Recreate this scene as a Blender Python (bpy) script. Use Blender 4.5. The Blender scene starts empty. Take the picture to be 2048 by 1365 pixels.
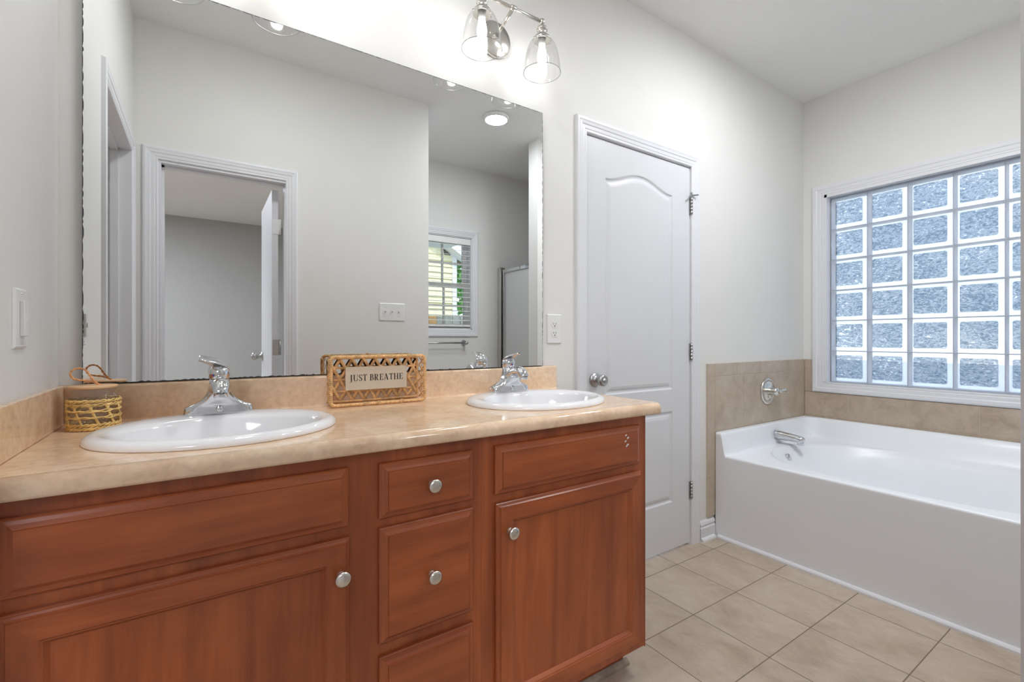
import bpy, bmesh, math, random
from mathutils import Vector, Matrix
random.seed(7)
PI = math.pi
scene = bpy.context.scene
COL = scene.collection

# ------------------------------------------------------------------ camera
cam_data = bpy.data.cameras.new('camera')
cam = bpy.data.objects.new('camera', cam_data)
COL.objects.link(cam)
scene.camera = cam
YAW = math.atan2(618.0, 928.0)
cam.location = (0.0, -1.56, 1.117)
cam.rotation_euler = (PI / 2, 0, -YAW)
cam_data.sensor_width = 36.0
cam_data.lens = 36.0 * 928.0 / 2048.0
cam_data.shift_y = -4.5 / 2048.0
cam_data.clip_start = 0.005
cam_data.clip_end = 200

# ------------------------------------------------------------------ colour management
vs = scene.view_settings
vs.view_transform = 'Standard'
vs.look = 'None'
vs.exposure = 1.2
vs.gamma = 1.0
vs.use_curve_mapping = False
scene.cycles.caustics_reflective = False
scene.cycles.caustics_refractive = False
scene.cycles.max_bounces = 16
scene.cycles.diffuse_bounces = 8
scene.cycles.glossy_bounces = 8
scene.cycles.transmission_bounces = 8
scene.cycles.transparent_max_bounces = 16
scene.cycles.sample_clamp_indirect = 6.0

SKY = 1.15          # sky strength
SUN = 0.9           # sun strength
LED = 60.0
BULB = 17.0
CEIL_FILL = (21.0, 38.0)    # added fill lamps, unseen above the frame: vanity end, tub end
FAR_FILL = 7.2  # strength of the added, unseen fill lamp in the next room


def lin(c):
    c = c / 255.0
    return c / 12.92 if c <= 0.04045 else ((c + 0.055) / 1.055) ** 2.4


def rgb(r, g, b):
    return (lin(r), lin(g), lin(b), 1.0)


# ------------------------------------------------------------------ world (sky)
world = bpy.data.worlds.new('sky')
scene.world = world
world.use_nodes = True
wt = world.node_tree
wt.nodes.clear()
w_out = wt.nodes.new('ShaderNodeOutputWorld')
w_bg = wt.nodes.new('ShaderNodeBackground')
w_tc = wt.nodes.new('ShaderNodeTexCoord')
w_sep = wt.nodes.new('ShaderNodeSeparateXYZ')
w_ramp = wt.nodes.new('ShaderNodeValToRGB')
w_noise = wt.nodes.new('ShaderNodeTexNoise')
w_nr = wt.nodes.new('ShaderNodeValToRGB')
w_mix = wt.nodes.new('ShaderNodeMix')
w_mix.data_type = 'RGBA'
w_ramp.color_ramp.elements[0].position = 0.0
w_ramp.color_ramp.elements[0].color = (0.72, 0.84, 1.0, 1)
w_ramp.color_ramp.elements[1].position = 0.7
w_ramp.color_ramp.elements[1].color = (0.26, 0.48, 0.85, 1)
w_noise.inputs['Scale'].default_value = 4.0
w_noise.inputs['Detail'].default_value = 6.0
w_nr.color_ramp.elements[0].position = 0.47
w_nr.color_ramp.elements[1].position = 0.66
wt.links.new(w_tc.outputs['Generated'], w_sep.inputs[0])
wt.links.new(w_sep.outputs['Z'], w_ramp.inputs[0])
wt.links.new(w_tc.outputs['Generated'], w_noise.inputs['Vector'])
wt.links.new(w_noise.outputs[0], w_nr.inputs[0])
wt.links.new(w_nr.outputs[0], w_mix.inputs[0])
wt.links.new(w_ramp.outputs[0], w_mix.inputs[6])
w_mix.inputs[7].default_value = (1.25, 1.28, 1.3, 1)
wt.links.new(w_mix.outputs[2], w_bg.inputs['Color'])
w_bg.inputs['Strength'].default_value = SKY
wt.links.new(w_bg.outputs[0], w_out.inputs[0])

# ------------------------------------------------------------------ sun (behind the house, high)
sd = bpy.data.lights.new('sun', 'SUN')
sun = bpy.data.objects.new('sun', sd)
COL.objects.link(sun)
sd.energy = SUN
sd.angle = math.radians(2)
sd.color = (1.0, 0.96, 0.9)
sun.location = (0, 8, 9)
sun.rotation_euler = Vector((0.25, -1.0, -1.0)).to_track_quat('-Z', 'Y').to_euler()


# ================================================================== materials
def new_mat(name):
    m = bpy.data.materials.new(name)
    m.use_nodes = True
    nt = m.node_tree
    b = nt.nodes['Principled BSDF']
    return m, nt, b


def mathn(nt, op, a, b=None, clamp=False):
    n = nt.nodes.new('ShaderNodeMath')
    n.operation = op
    n.use_clamp = clamp
    for i, v in enumerate((a, b)):
        if v is None:
            continue
        if isinstance(v, (int, float)):
            n.inputs[i].default_value = v
        else:
            nt.links.new(v, n.inputs[i])
    return n.outputs[0]


def coords(nt, scale=(1, 1, 1), loc=(0, 0, 0), kind='Object'):
    tc = nt.nodes.new('ShaderNodeTexCoord')
    mp = nt.nodes.new('ShaderNodeMapping')
    mp.inputs['Scale'].default_value = scale
    mp.inputs['Location'].default_value = loc
    nt.links.new(tc.outputs[kind], mp.inputs[0])
    return mp.outputs[0]


def noise(nt, vec, scale, detail=4, rough=0.55, dist=0.0):
    n = nt.nodes.new('ShaderNodeTexNoise')
    n.inputs['Scale'].default_value = scale
    n.inputs['Detail'].default_value = detail
    n.inputs['Roughness'].default_value = rough
    n.inputs['Distortion'].default_value = dist
    nt.links.new(vec, n.inputs['Vector'])
    return n.outputs[0]


def ramp(nt, fac, stops):
    r = nt.nodes.new('ShaderNodeValToRGB')
    cr = r.color_ramp
    while len(cr.elements) < len(stops):
        cr.elements.new(0.5)
    for e, (p, c) in zip(cr.elements, stops):
        e.position = p
        e.color = c
    nt.links.new(fac, r.inputs[0])
    return r.outputs[0]


def mixc(nt, fac, a, b, mode='MIX'):
    n = nt.nodes.new('ShaderNodeMix')
    n.data_type = 'RGBA'
    n.blend_type = mode
    for sock, v in ((n.inputs[0], fac), (n.inputs[6], a), (n.inputs[7], b)):
        if isinstance(v, (int, float)):
            sock.default_value = v
        elif isinstance(v, tuple):
            sock.default_value = v
        else:
            nt.links.new(v, sock)
    return n.outputs[2]


def bump(nt, b, height, strength, dist=0.001):
    n = nt.nodes.new('ShaderNodeBump')
    n.inputs['Strength'].default_value = strength
    n.inputs['Distance'].default_value = dist
    nt.links.new(height, n.inputs['Height'])
    nt.links.new(n.outputs[0], b.inputs['Normal'])
    return n


def plain(name, col, rough=0.5, metal=0.0, spec=0.5, var=0.0, vscale=6.0, bumps=0.0, bscale=200.0):
    m, nt, b = new_mat(name)
    b.inputs['Roughness'].default_value = rough
    b.inputs['Metallic'].default_value = metal
    b.inputs['Specular IOR Level'].default_value = spec
    vec = coords(nt)
    f = noise(nt, vec, vscale, 3)
    lo = tuple(c * (1 - var) for c in col[:3]) + (1,)
    hi = tuple(min(1, c * (1 + var)) for c in col[:3]) + (1,)
    nt.links.new(ramp(nt, f, [(0.3, lo), (0.7, hi)]), b.inputs['Base Color'])
    if bumps:
        bump(nt, b, noise(nt, vec, bscale, 2), bumps, 0.0005)
    return m


M = {}
M['wall'] = plain('wall_paint', (0.735, 0.730, 0.705, 1), 0.55, spec=0.3, var=0.01, bumps=0.12, bscale=90)
M['wall_next_dim'] = plain('next_room_dimmed_paint', (0.44, 0.44, 0.428, 1), 0.6, spec=0.3, var=0.01)  # wall grey darkened so the room looks dim despite its added lamp
M['trim'] = plain('trim_paint', (0.72, 0.727, 0.75, 1), 0.32, spec=0.45, var=0.005)
M['door'] = plain('door_paint', (0.67, 0.68, 0.70, 1), 0.38, spec=0.45, var=0.01)
M['plastic'] = plain('white_plastic', (0.76, 0.76, 0.745, 1), 0.3, var=0.0)
M['slot'] = plain('dark_slot', (0.03, 0.03, 0.03, 1), 0.5)
M['porcelain'] = plain('sink_porcelain', (0.83, 0.825, 0.83, 1), 0.07, spec=0.6, var=0.003)
M['acrylic'] = plain('tub_acrylic', (0.83, 0.855, 0.885, 1), 0.3, spec=0.45, var=0.004)
M['chrome'] = plain('chrome', (0.68, 0.69, 0.71, 1), 0.06, metal=1.0, var=0.01)
M['nickel'] = plain('satin_nickel', (0.70, 0.68, 0.63, 1), 0.24, metal=1.0, var=0.03)
M['steel'] = plain('hinge_steel', (0.48, 0.48, 0.48, 1), 0.32, metal=1.0, var=0.08)
M['white_plate'] = plain('painted_hinge', (0.75, 0.75, 0.75, 1), 0.4)
M['mirror'] = plain('mirror_silver', (0.93, 0.945, 0.94, 1), 0.0, metal=1.0, var=0.0)
M['mirror_edge'] = plain('mirror_edge', (0.05, 0.055, 0.055, 1), 0.4, var=0.5, vscale=40)
M['rope'] = plain('jute_rope', rgb(228, 170, 120), 0.85, spec=0.2, var=0.25, vscale=160, bumps=0.6, bscale=500)
M['straw'] = plain('woven_straw', rgb(236, 198, 130), 0.7, spec=0.25, var=0.28, vscale=70, bumps=0.5, bscale=300)
M['wicker'] = plain('woven_wicker', rgb(226, 184, 132), 0.7, spec=0.25, var=0.3, vscale=60, bumps=0.6, bscale=260)
M['sign'] = plain('sign_card', rgb(214, 203, 184), 0.7, spec=0.2, var=0.02)
M['ink'] = plain('ink', rgb(32, 32, 34), 0.6)
M['siding'] = plain('yellow_siding', rgb(232, 224, 184), 0.6, var=0.03)
M['white_ext'] = plain('exterior_white', (0.8, 0.8, 0.8, 1), 0.5)
M['roofing'] = plain('roof_shingle', rgb(120, 112, 100), 0.9, var=0.3, vscale=30)
M['fence'] = plain('fence_board', rgb(188, 182, 166), 0.8, var=0.2, vscale=9)
M['fence_new'] = plain('fence_board_new', rgb(226, 168, 104), 0.8, var=0.1, vscale=9)
M['leaf'] = plain('tree_leaf', rgb(96, 146, 70), 0.6, var=0.4, vscale=12)
M['bark'] = plain('bark', rgb(90, 72, 56), 0.9, var=0.3)
M['ground'] = plain('outdoor_ground', rgb(196, 198, 196), 0.9, var=0.12, vscale=3)
M['blind'] = plain('blind_slat', (0.82, 0.82, 0.80, 1), 0.45)
M['gray_shoe'] = plain('worn_shoe_moulding', rgb(150, 136, 120), 0.7, var=0.25, vscale=25)
M['red'] = plain('red_dot', (0.5, 0.03, 0.02, 1), 0.4)
M['blue'] = plain('blue_dot', (0.02, 0.12, 0.6, 1), 0.4)
M['dust'] = plain('paint_chip', (0.8, 0.8, 0.8, 1), 0.6)
M['carpet'] = plain('neighbour_floor', rgb(170, 160, 148), 0.9, var=0.1)


def ceiling_mat():
    m, nt, b = new_mat('ceiling_knockdown')
    b.inputs['Base Color'].default_value = (0.83, 0.83, 0.82, 1)
    b.inputs['Roughness'].default_value = 0.8
    vec = coords(nt)
    n1 = noise(nt, vec, 26, 5, 0.6, 0.6)
    h = ramp(nt, n1, [(0.46, (0, 0, 0, 1)), (0.56, (1, 1, 1, 1))])
    bump(nt, b, h, 0.35, 0.0012)
    return m


M['ceiling'] = ceiling_mat()


def wood_mat(name, horizontal):
    m, nt, b = new_mat(name)
    s = (1.0, 6.0, 9.0) if horizontal else (9.0, 6.0, 1.0)
    vec = coords(nt, s, (random.random() * 5, 0, random.random() * 5))
    n1 = noise(nt, vec, 1.3, 6, 0.6, 1.1)
    vec2 = coords(nt, tuple(k * 9 if k > 1 else k * 2.2 for k in s))
    n2 = noise(nt, vec2, 2.0, 3, 0.6)
    vec3 = coords(nt, (1, 1, 1))
    n3 = noise(nt, vec3, 3.6, 4, 0.55)
    c1 = ramp(nt, n1, [(0.25, rgb(134, 65, 34)), (0.5, rgb(164, 85, 45)), (0.75, rgb(188, 104, 56))])
    c2 = mixc(nt, 0.16, c1, ramp(nt, n2, [(0.35, (0.45, 0.45, 0.45, 1)), (0.6, (1, 1, 1, 1))]), 'MULTIPLY')
    c3 = mixc(nt, 0.55, c2, ramp(nt, n3, [(0.3, (0.66, 0.60, 0.58, 1)), (0.7, (1, 1, 1, 1))]), 'MULTIPLY')
    nt.links.new(c3, b.inputs['Base Color'])
    b.inputs['Roughness'].default_value = 0.33
    b.inputs['Specular IOR Level'].default_value = 0.45
    b.inputs['Coat Weight'].default_value = 0.25
    b.inputs['Coat Roughness'].default_value = 0.22
    bump(nt, b, n2, 0.05, 0.0004)
    return m


M['wood_h'] = wood_mat('cherry_wood_horizontal', True)
M['wood_v'] = wood_mat('cherry_wood_vertical', False)


def light_wood():
    m, nt, b = new_mat('lid_wood')
    vec = coords(nt, (3, 30, 30))
    n1 = noise(nt, vec, 1.5, 5, 0.6, 0.4)
    c = ramp(nt, n1, [(0.3, rgb(206, 158, 112)), (0.7, rgb(236, 198, 154))])
    nt.links.new(c, b.inputs['Base Color'])
    b.inputs['Roughness'].default_value = 0.55
    return m


M['lid'] = light_wood()


def laminate():
    m, nt, b = new_mat('beige_laminate')
    vec = coords(nt)
    n1 = noise(nt, vec, 9, 8, 0.68, 0.7)
    n2 = noise(nt, vec, 60, 4, 0.6, 0.3)
    c = ramp(nt, n1, [(0.28, rgb(212, 178, 146)), (0.5, rgb(230, 200, 168)), (0.72, rgb(242, 218, 188))])
    c2 = mixc(nt, 0.30, c, ramp(nt, n2, [(0.36, (0.66, 0.62, 0.58, 1)), (0.56, (1, 1, 1, 1))]), 'MULTIPLY')
    nt.links.new(c2, b.inputs['Base Color'])
    b.inputs['Roughness'].default_value = 0.13
    b.inputs['Specular IOR Level'].default_value = 0.5
    bump(nt, b, noise(nt, vec, 350, 2), 0.02, 0.0002)
    return m


M['laminate'] = laminate()


def floor_mat():
    m, nt, b = new_mat('floor_tile')
    tc = nt.nodes.new('ShaderNodeTexCoord')
    sep = nt.nodes.new('ShaderNodeSeparateXYZ')
    nt.links.new(tc.outputs['Object'], sep.inputs[0])
    S = 0.302
    ax = mathn(nt, 'DIVIDE', mathn(nt, 'SUBTRACT', sep.outputs['X'], 1.953 - 30 * S), S)
    ay = mathn(nt, 'DIVIDE', mathn(nt, 'SUBTRACT', sep.outputs['Y'], -0.405 - 40 * S), S)
    fx = mathn(nt, 'FRACT', ax)
    fy = mathn(nt, 'FRACT', ay)

    def edge(f):
        d = mathn(nt, 'MINIMUM', f, mathn(nt, 'SUBTRACT', 1.0, f))
        return d
    d = mathn(nt, 'MINIMUM', edge(fx), edge(fy))
    groutf = mathn(nt, 'LESS_THAN', d, 0.0062)
    ix = mathn(nt, 'FLOOR', ax)
    iy = mathn(nt, 'FLOOR', ay)
    comb = nt.nodes.new('ShaderNodeCombineXYZ')
    nt.links.new(ix, comb.inputs[0])
    nt.links.new(iy, comb.inputs[1])
    wn = nt.nodes.new('ShaderNodeTexWhiteNoise')
    nt.links.new(comb.outputs[0], wn.inputs[0])
    add = nt.nodes.new('ShaderNodeVectorMath')
    add.operation = 'MULTIPLY_ADD'
    nt.links.new(wn.outputs['Color'], add.inputs[0])
    add.inputs[1].default_value = (20, 20, 20)
    mp = nt.nodes.new('ShaderNodeMapping')
    mp.inputs['Scale'].default_value = (1.5, 1.0, 1)
    mp.inputs['Rotation'].default_value = (0, 0, 0.3)
    nt.links.new(tc.outputs['Object'], mp.inputs[0])
    nt.links.new(mp.outputs[0], add.inputs[2])
    n1 = noise(nt, add.outputs[0], 4.5, 8, 0.66, 0.5)
    n2 = noise(nt, add.outputs[0], 22, 5, 0.7, 0.8)
    c = ramp(nt, n1, [(0.25, rgb(158, 140, 121)), (0.5, rgb(184, 168, 150)), (0.75, rgb(198, 184, 169))])
    c = mixc(nt, 0.3, c, ramp(nt, n2, [(0.3, (0.7, 0.66, 0.62, 1)), (0.55, (1, 1, 1, 1))]), 'MULTIPLY')
    c = mixc(nt, groutf, c, rgb(124, 108, 92))
    nt.links.new(c, b.inputs['Base Color'])
    r = nt.nodes.new('ShaderNodeMapRange')
    nt.links.new(groutf, r.inputs[0])
    r.inputs[3].default_value = 0.34
    r.inputs[4].default_value = 0.9
    nt.links.new(r.outputs[0], b.inputs['Roughness'])
    h = mathn(nt, 'MULTIPLY', mathn(nt, 'MINIMUM', d, 0.014), 70)
    bump(nt, b, h, 0.5, 0.0015)
    return m


M['floor'] = floor_mat()


def wall_tile():
    m, nt, b = new_mat('wall_tile')
    vec = coords(nt)
    n1 = noise(nt, vec, 7, 8, 0.66, 0.6)
    n2 = noise(nt, vec, 40, 5, 0.7, 0.8)
    c = ramp(nt, n1, [(0.25, rgb(160, 142, 124)), (0.5, rgb(184, 168, 150)), (0.75, rgb(200, 186, 170))])
    c = mixc(nt, 0.25, c, ramp(nt, n2, [(0.3, (0.7, 0.66, 0.62, 1)), (0.55, (1, 1, 1, 1))]), 'MULTIPLY')
    nt.links.new(c, b.inputs['Base Color'])
    b.inputs['Roughness'].default_value = 0.38
    return m


M['tile'] = wall_tile()
M['grout'] = plain('tile_grout', rgb(206, 192, 172), 0.9, var=0.04, vscale=40)


def thin_glass(name, tint=(1, 1, 1, 1), refl=0.9, rough=0.0, base=0.03, edge=0.55):
    m = bpy.data.materials.new(name)
    m.use_nodes = True
    nt = m.node_tree
    nt.nodes.clear()
    out = nt.nodes.new('ShaderNodeOutputMaterial')
    tr = nt.nodes.new('ShaderNodeBsdfTransparent')
    tr.inputs[0].default_value = tint
    gl = nt.nodes.new('ShaderNodeBsdfGlossy')
    gl.inputs['Roughness'].default_value = rough
    gl.inputs[0].default_value = (refl, refl, refl, 1)
    lw = nt.nodes.new('ShaderNodeLayerWeight')
    lw.inputs[0].default_value = 0.35
    f = mathn(nt, 'MULTIPLY', mathn(nt, 'POWER', lw.outputs['Facing'], 2.5), edge)
    f = mathn(nt, 'ADD', f, base, True)
    mx = nt.nodes.new('ShaderNodeMixShader')
    nt.links.new(f, mx.inputs[0])
    nt.links.new(tr.outputs[0], mx.inputs[1])
    nt.links.new(gl.outputs[0], mx.inputs[2])
    nt.links.new(mx.outputs[0], out.inputs[0])
    return m


M['shade_glass'] = thin_glass('shade_glass', (0.97, 0.97, 0.97, 1), 0.8, 0.02, 0.04, 0.6)
M['jar_glass'] = thin_glass('jar_glass', (0.93, 0.93, 0.95, 1), 0.9, 0.02, 0.08, 0.6)
M['pane'] = thin_glass('window_pane', (0.96, 0.98, 0.97, 1), 0.9, 0.0, 0.03, 0.3)


def bulb_mat(name, strength, col=(1, 0.985, 0.96, 1)):
    m = bpy.data.materials.new(name)
    m.use_nodes = True
    nt = m.node_tree
    nt.nodes.clear()
    out = nt.nodes.new('ShaderNodeOutputMaterial')
    e = nt.nodes.new('ShaderNodeEmission')
    e.inputs[0].default_value = col
    e.inputs[1].default_value = strength
    nt.links.new(e.outputs[0], out.inputs[0])
    return m


M['bulb'] = bulb_mat('bulb_light', BULB)
M['led'] = bulb_mat('led_light', LED, (0.93, 0.98, 1.06, 1))
for i_ in (0, 1):
    M['ceil_fill_%d' % i_] = bulb_mat('ceiling_fill_light', CEIL_FILL[i_], (0.97, 0.985, 1.02, 1))
M['far_fill'] = bulb_mat('far_fill_light', FAR_FILL, (0.94, 0.99, 1.10, 1))


def block_mats():
    # wavy centre of each glass block
    m = bpy.data.materials.new('glass_block_wavy')
    m.use_nodes = True
    nt = m.node_tree
    nt.nodes.clear()
    out = nt.nodes.new('ShaderNodeOutputMaterial')
    vec = coords(nt, (1, 1, 1.9))
    wv = noise(nt, vec, 14, 2, 0.5, 3.6)
    wv2 = noise(nt, vec, 34, 2, 0.5, 2.6)
    h = mathn(nt, 'ADD', wv, mathn(nt, 'MULTIPLY', wv2, 0.45))
    big = noise(nt, coords(nt), 3.0, 2)
    hh = mathn(nt, 'ADD', mathn(nt, 'MULTIPLY', wv, 0.55), mathn(nt, 'MULTIPLY', wv2, 0.45))
    hh = mathn(nt, 'ADD', hh, mathn(nt, 'MULTIPLY', mathn(nt, 'SUBTRACT', big, 0.5), 0.25))
    tcol = ramp(nt, hh, [(0.34, (0.115, 0.15, 0.185, 1)), (0.46, (0.175, 0.21, 0.24, 1)), (0.52, (0.31, 0.335, 0.35, 1)), (0.57, (0.205, 0.238, 0.265, 1)), (0.68, (0.64, 0.65, 0.66, 1))])  # bright and dark streaks of refracted daylight painted into the glass tint
    bp = nt.nodes.new('ShaderNodeBump')
    bp.inputs['Strength'].default_value = 1.0
    bp.inputs['Distance'].default_value = 0.02
    nt.links.new(h, bp.inputs['Height'])
    rf = nt.nodes.new('ShaderNodeBsdfRefraction')
    rf.inputs['IOR'].default_value = 1.45
    rf.inputs['Roughness'].default_value = 0.04
    nt.links.new(tcol, rf.inputs[0])
    nt.links.new(bp.outputs[0], rf.inputs['Normal'])
    tr = nt.nodes.new('ShaderNodeBsdfTransparent')
    nt.links.new(tcol, tr.inputs[0])
    gl = nt.nodes.new('ShaderNodeBsdfGlossy')
    gl.inputs['Roughness'].default_value = 0.08
    nt.links.new(bp.outputs[0], gl.inputs['Normal'])
    m1 = nt.nodes.new('ShaderNodeMixShader')
    m1.inputs[0].default_value = 0.5
    nt.links.new(tr.outputs[0], m1.inputs[1])
    nt.links.new(rf.outputs[0], m1.inputs[2])
    m2 = nt.nodes.new('ShaderNodeMixShader')
    m2.inputs[0].default_value = 0.07
    nt.links.new(m1.outputs[0], m2.inputs[1])
    nt.links.new(gl.outputs[0], m2.inputs[2])
    nt.links.new(m2.outputs[0], out.inputs[0])
    # clear milky rim
    r = bpy.data.materials.new('glass_block_rim')
    r.use_nodes = True
    nt = r.node_tree
    nt.nodes.clear()
    out = nt.nodes.new('ShaderNodeOutputMaterial')
    tl = nt.nodes.new('ShaderNodeBsdfTranslucent')
    tl.inputs[0].default_value = (0.95, 0.96, 0.98, 1)
    tr = nt.nodes.new('ShaderNodeBsdfTransparent')
    tr.inputs[0].default_value = (0.95, 0.97, 1, 1)
    df = nt.nodes.new('ShaderNodeBsdfPrincipled')
    df.inputs['Base Color'].default_value = (0.85, 0.87, 0.88, 1)
    df.inputs['Roughness'].default_value = 0.12
    m1 = nt.nodes.new('ShaderNodeMixShader')
    m1.inputs[0].default_value = 0.5
    nt.links.new(tr.outputs[0], m1.inputs[1])
    nt.links.new(tl.outputs[0], m1.inputs[2])
    m2 = nt.nodes.new('ShaderNodeMixShader')
    m2.inputs[0].default_value = 0.3
    nt.links.new(m1.outputs[0], m2.inputs[1])
    nt.links.new(df.outputs[0], m2.inputs[2])
    nt.links.new(m2.outputs[0], out.inputs[0])
    return m, r


M['block'], M['block_rim'] = block_mats()
M['block_joint'] = plain('glass_block_joint', rgb(178, 182, 192), 0.7, var=0.02)


def frosted():
    m = bpy.data.materials.new('obscure_glass')
    m.use_nodes = True
    nt = m.node_tree
    b = nt.nodes['Principled BSDF']
    b.inputs['Base Color'].default_value = (0.74, 0.75, 0.75, 1)
    b.inputs['Roughness'].default_value = 0.25
    vec = coords(nt)
    bump(nt, b, noise(nt, vec, 120, 3), 0.4, 0.001)
    tr = nt.nodes.new('ShaderNodeBsdfTransparent')
    tr.inputs[0].default_value = (0.85, 0.87, 0.87, 1)
    mx = nt.nodes.new('ShaderNodeMixShader')
    mx.inputs[0].default_value = 0.25
    out = nt.nodes['Material Output']
    nt.links.new(b.outputs[0], mx.inputs[1])
    nt.links.new(tr.outputs[0], mx.inputs[2])
    nt.links.new(mx.outputs[0], out.inputs[0])
    return m


M['frosted'] = frosted()


# ================================================================== mesh helpers
class MB:
    def __init__(self):
        self.v, self.f, self.m, self.s = [], [], [], []

    def add(self, verts, faces, mi=0, smooth=False):
        o = len(self.v)
        self.v += [tuple(p) for p in verts]
        for f in faces:
            self.f.append(tuple(i + o for i in f))
            self.m.append(mi)
            self.s.append(smooth)
        return self

    def box(self, x0, x1, y0, y1, z0, z1, mi=0):
        x0, x1 = min(x0, x1), max(x0, x1)
        y0, y1 = min(y0, y1), max(y0, y1)
        z0, z1 = min(z0, z1), max(z0, z1)
        v = [(x0, y0, z0), (x1, y0, z0), (x1, y1, z0), (x0, y1, z0),
             (x0, y0, z1), (x1, y0, z1), (x1, y1, z1), (x0, y1, z1)]
        return self.add(v, [(0, 3, 2, 1), (4, 5, 6, 7), (0, 1, 5, 4), (1, 2, 6, 5), (2, 3, 7, 6), (3, 0, 4, 7)], mi)

    def loft(self, loops, cap0=True, cap1=True, mi=0, smooth=True, closed=True):
        n = len(loops[0])
        v = [p for L in loops for p in L]
        f = []
        for i in range(len(loops) - 1):
            for j in range(n if closed else n - 1):
                k = (j + 1) % n
                f.append((i * n + j, i * n + k, (i + 1) * n + k, (i + 1) * n + j))
        self.add(v, f, mi, smooth)
        o = len(self.v) - len(v)
        if cap0:
            self.f.append(tuple(o + j for j in range(n))[::-1]); self.m.append(mi); self.s.append(False)
        if cap1:
            b = o + (len(loops) - 1) * n
            self.f.append(tuple(b + j for j in range(n))); self.m.append(mi); self.s.append(False)
        return self

    def lathe(self, prof, c=(0, 0, 0), axis='z', n=32, mi=0, cap0=False, cap1=False, smooth=True):
        loops = []
        for r, h in prof:
            L = []
            for k in range(n):
                a = 2 * PI * k / n
                p = (r * math.cos(a), r * math.sin(a), h)
                if axis == 'y':      # axis points to -y
                    p = (p[0], -p[2], p[1])
                elif axis == 'x':    # axis points to -x
                    p = (-p[2], p[0], p[1])
                elif axis == '+x':
                    p = (p[2], p[0], p[1])
                elif axis == '+y':
                    p = (p[0], p[2], p[1])
                L.append((p[0] + c[0], p[1] + c[1], p[2] + c[2]))
            loops.append(L)
        return self.loft(loops, cap0, cap1, mi, smooth)

    def tube(self, path, rad, n=10, mi=0, closed=False, caps=True, flat=1.0, upv=None):
        P = [Vector(p) for p in path]
        N = len(P)
        if not isinstance(rad, (list, tuple)):
            rad = [rad] * N
        loops = []
        prev = None
        for i in range(N):
            a = P[(i - 1) % N] if (closed or i > 0) else P[i]
            b = P[(i + 1) % N] if (closed or i < N - 1) else P[i]
            t = (b - a)
            t = t.normalized() if t.length > 1e-9 else Vector((0, 0, 1))
            if upv is not None:
                u = Vector(upv) - t * Vector(upv).dot(t)
                if u.length < 1e-4:
                    u = t.orthogonal()
            elif prev is None:
                u = t.orthogonal()
            else:
                u = prev - t * prev.dot(t)
                if u.length < 1e-6:
                    u = t.orthogonal()
            u.normalize()
            prev = u
            w = t.cross(u)
            r = rad[i]
            loops.append([tuple(P[i] + u * (r * flat * math.cos(2 * PI * k / n)) + w * (r * math.sin(2 * PI * k / n)))
                          for k in range(n)])
        if closed:
            loops.append(loops[0])
        return self.loft(loops, caps and not closed, caps and not closed, mi, True)

    def build(self, name, mats, parent=None, bevel=0.0, segs=2, subsurf=0, autos=None):
        me = bpy.data.meshes.new(name)
        off = Vector((0, 0, 0))
        root = parent
        if parent is not None:
            off = Vector(parent['_o'])
        vv = [(p[0] - off.x, p[1] - off.y, p[2] - off.z) for p in self.v]
        me.from_pydata(vv, [], self.f)
        if not isinstance(mats, (list, tuple)):
            mats = [mats]
        for m in mats:
            me.materials.append(m)
        for p, mi, s in zip(me.polygons, self.m, self.s):
            p.material_index = mi
            p.use_smooth = s
        bm = bmesh.new()
        bm.from_mesh(me)
        bmesh.ops.remove_doubles(bm, verts=bm.verts, dist=1e-6)
        bmesh.ops.recalc_face_normals(bm, faces=bm.faces)
        bm.to_mesh(me)
        bm.free()
        me.update()
        o = bpy.data.objects.new(name, me)
        COL.objects.link(o)
        if parent is not None:
            o.parent = parent
        o['_o'] = tuple(off)
        if bevel:
            b = o.modifiers.new('bevel', 'BEVEL')
            b.width = bevel
            b.segments = segs
            b.limit_method = 'ANGLE'
            b.angle_limit = math.radians(40)
            b.harden_normals = False
        if subsurf:
            s = o.modifiers.new('sub', 'SUBSURF')
            s.levels = subsurf
            s.render_levels = subsurf
        return o


def thing(name, label, cat, loc=(0, 0, 0), group=None):
    o = bpy.data.objects.new(name, None)
    COL.objects.link(o)
    o.location = loc
    o['_o'] = tuple(loc)
    o['label'] = label
    o['category'] = cat
    o.empty_display_size = 0.05
    if group:
        o['group'] = group
    return o


def tag(o, label, cat, group=None):
    o['label'] = label
    o['category'] = cat
    if group:
        o['group'] = group
    return o


def struct(o, label=None, cat=None):
    o['kind'] = 'structure'
    if label:
        o['label'] = label
        o['category'] = cat
    return o


def copy_tree(o, parent=None):
    c = o.copy()
    COL.objects.link(c)
    if parent is not None:
        c.parent = parent
    for ch in list(o.children):
        copy_tree(ch, c)
    return c


def map_back(x, out, z):
    return (x, -out, z)


def map_right(y, out, z):      # a runs along y
    return (3.471 - out, y, z)


WF = -1.506                     # face of the front wall


def map_front(x, out, z):
    return (x, WF + out, z)


def map_left(y, out, z):
    return (-0.295 + out, y, z)


def map_alcove(x, out, z):
    return (x, -2.426 + out, z)


# colonial casing profile: (offset outwards, protrusion)
CASE = [(0.0, 0.0), (0.0, 0.006), (0.004, 0.009), (0.012, 0.0085), (0.016, 0.0105), (0.030, 0.011), (0.034, 0.0135),
        (0.046, 0.0145), (0.052, 0.016), (0.060, 0.0155), (0.064, 0.013), (0.066, 0.0)]


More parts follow.
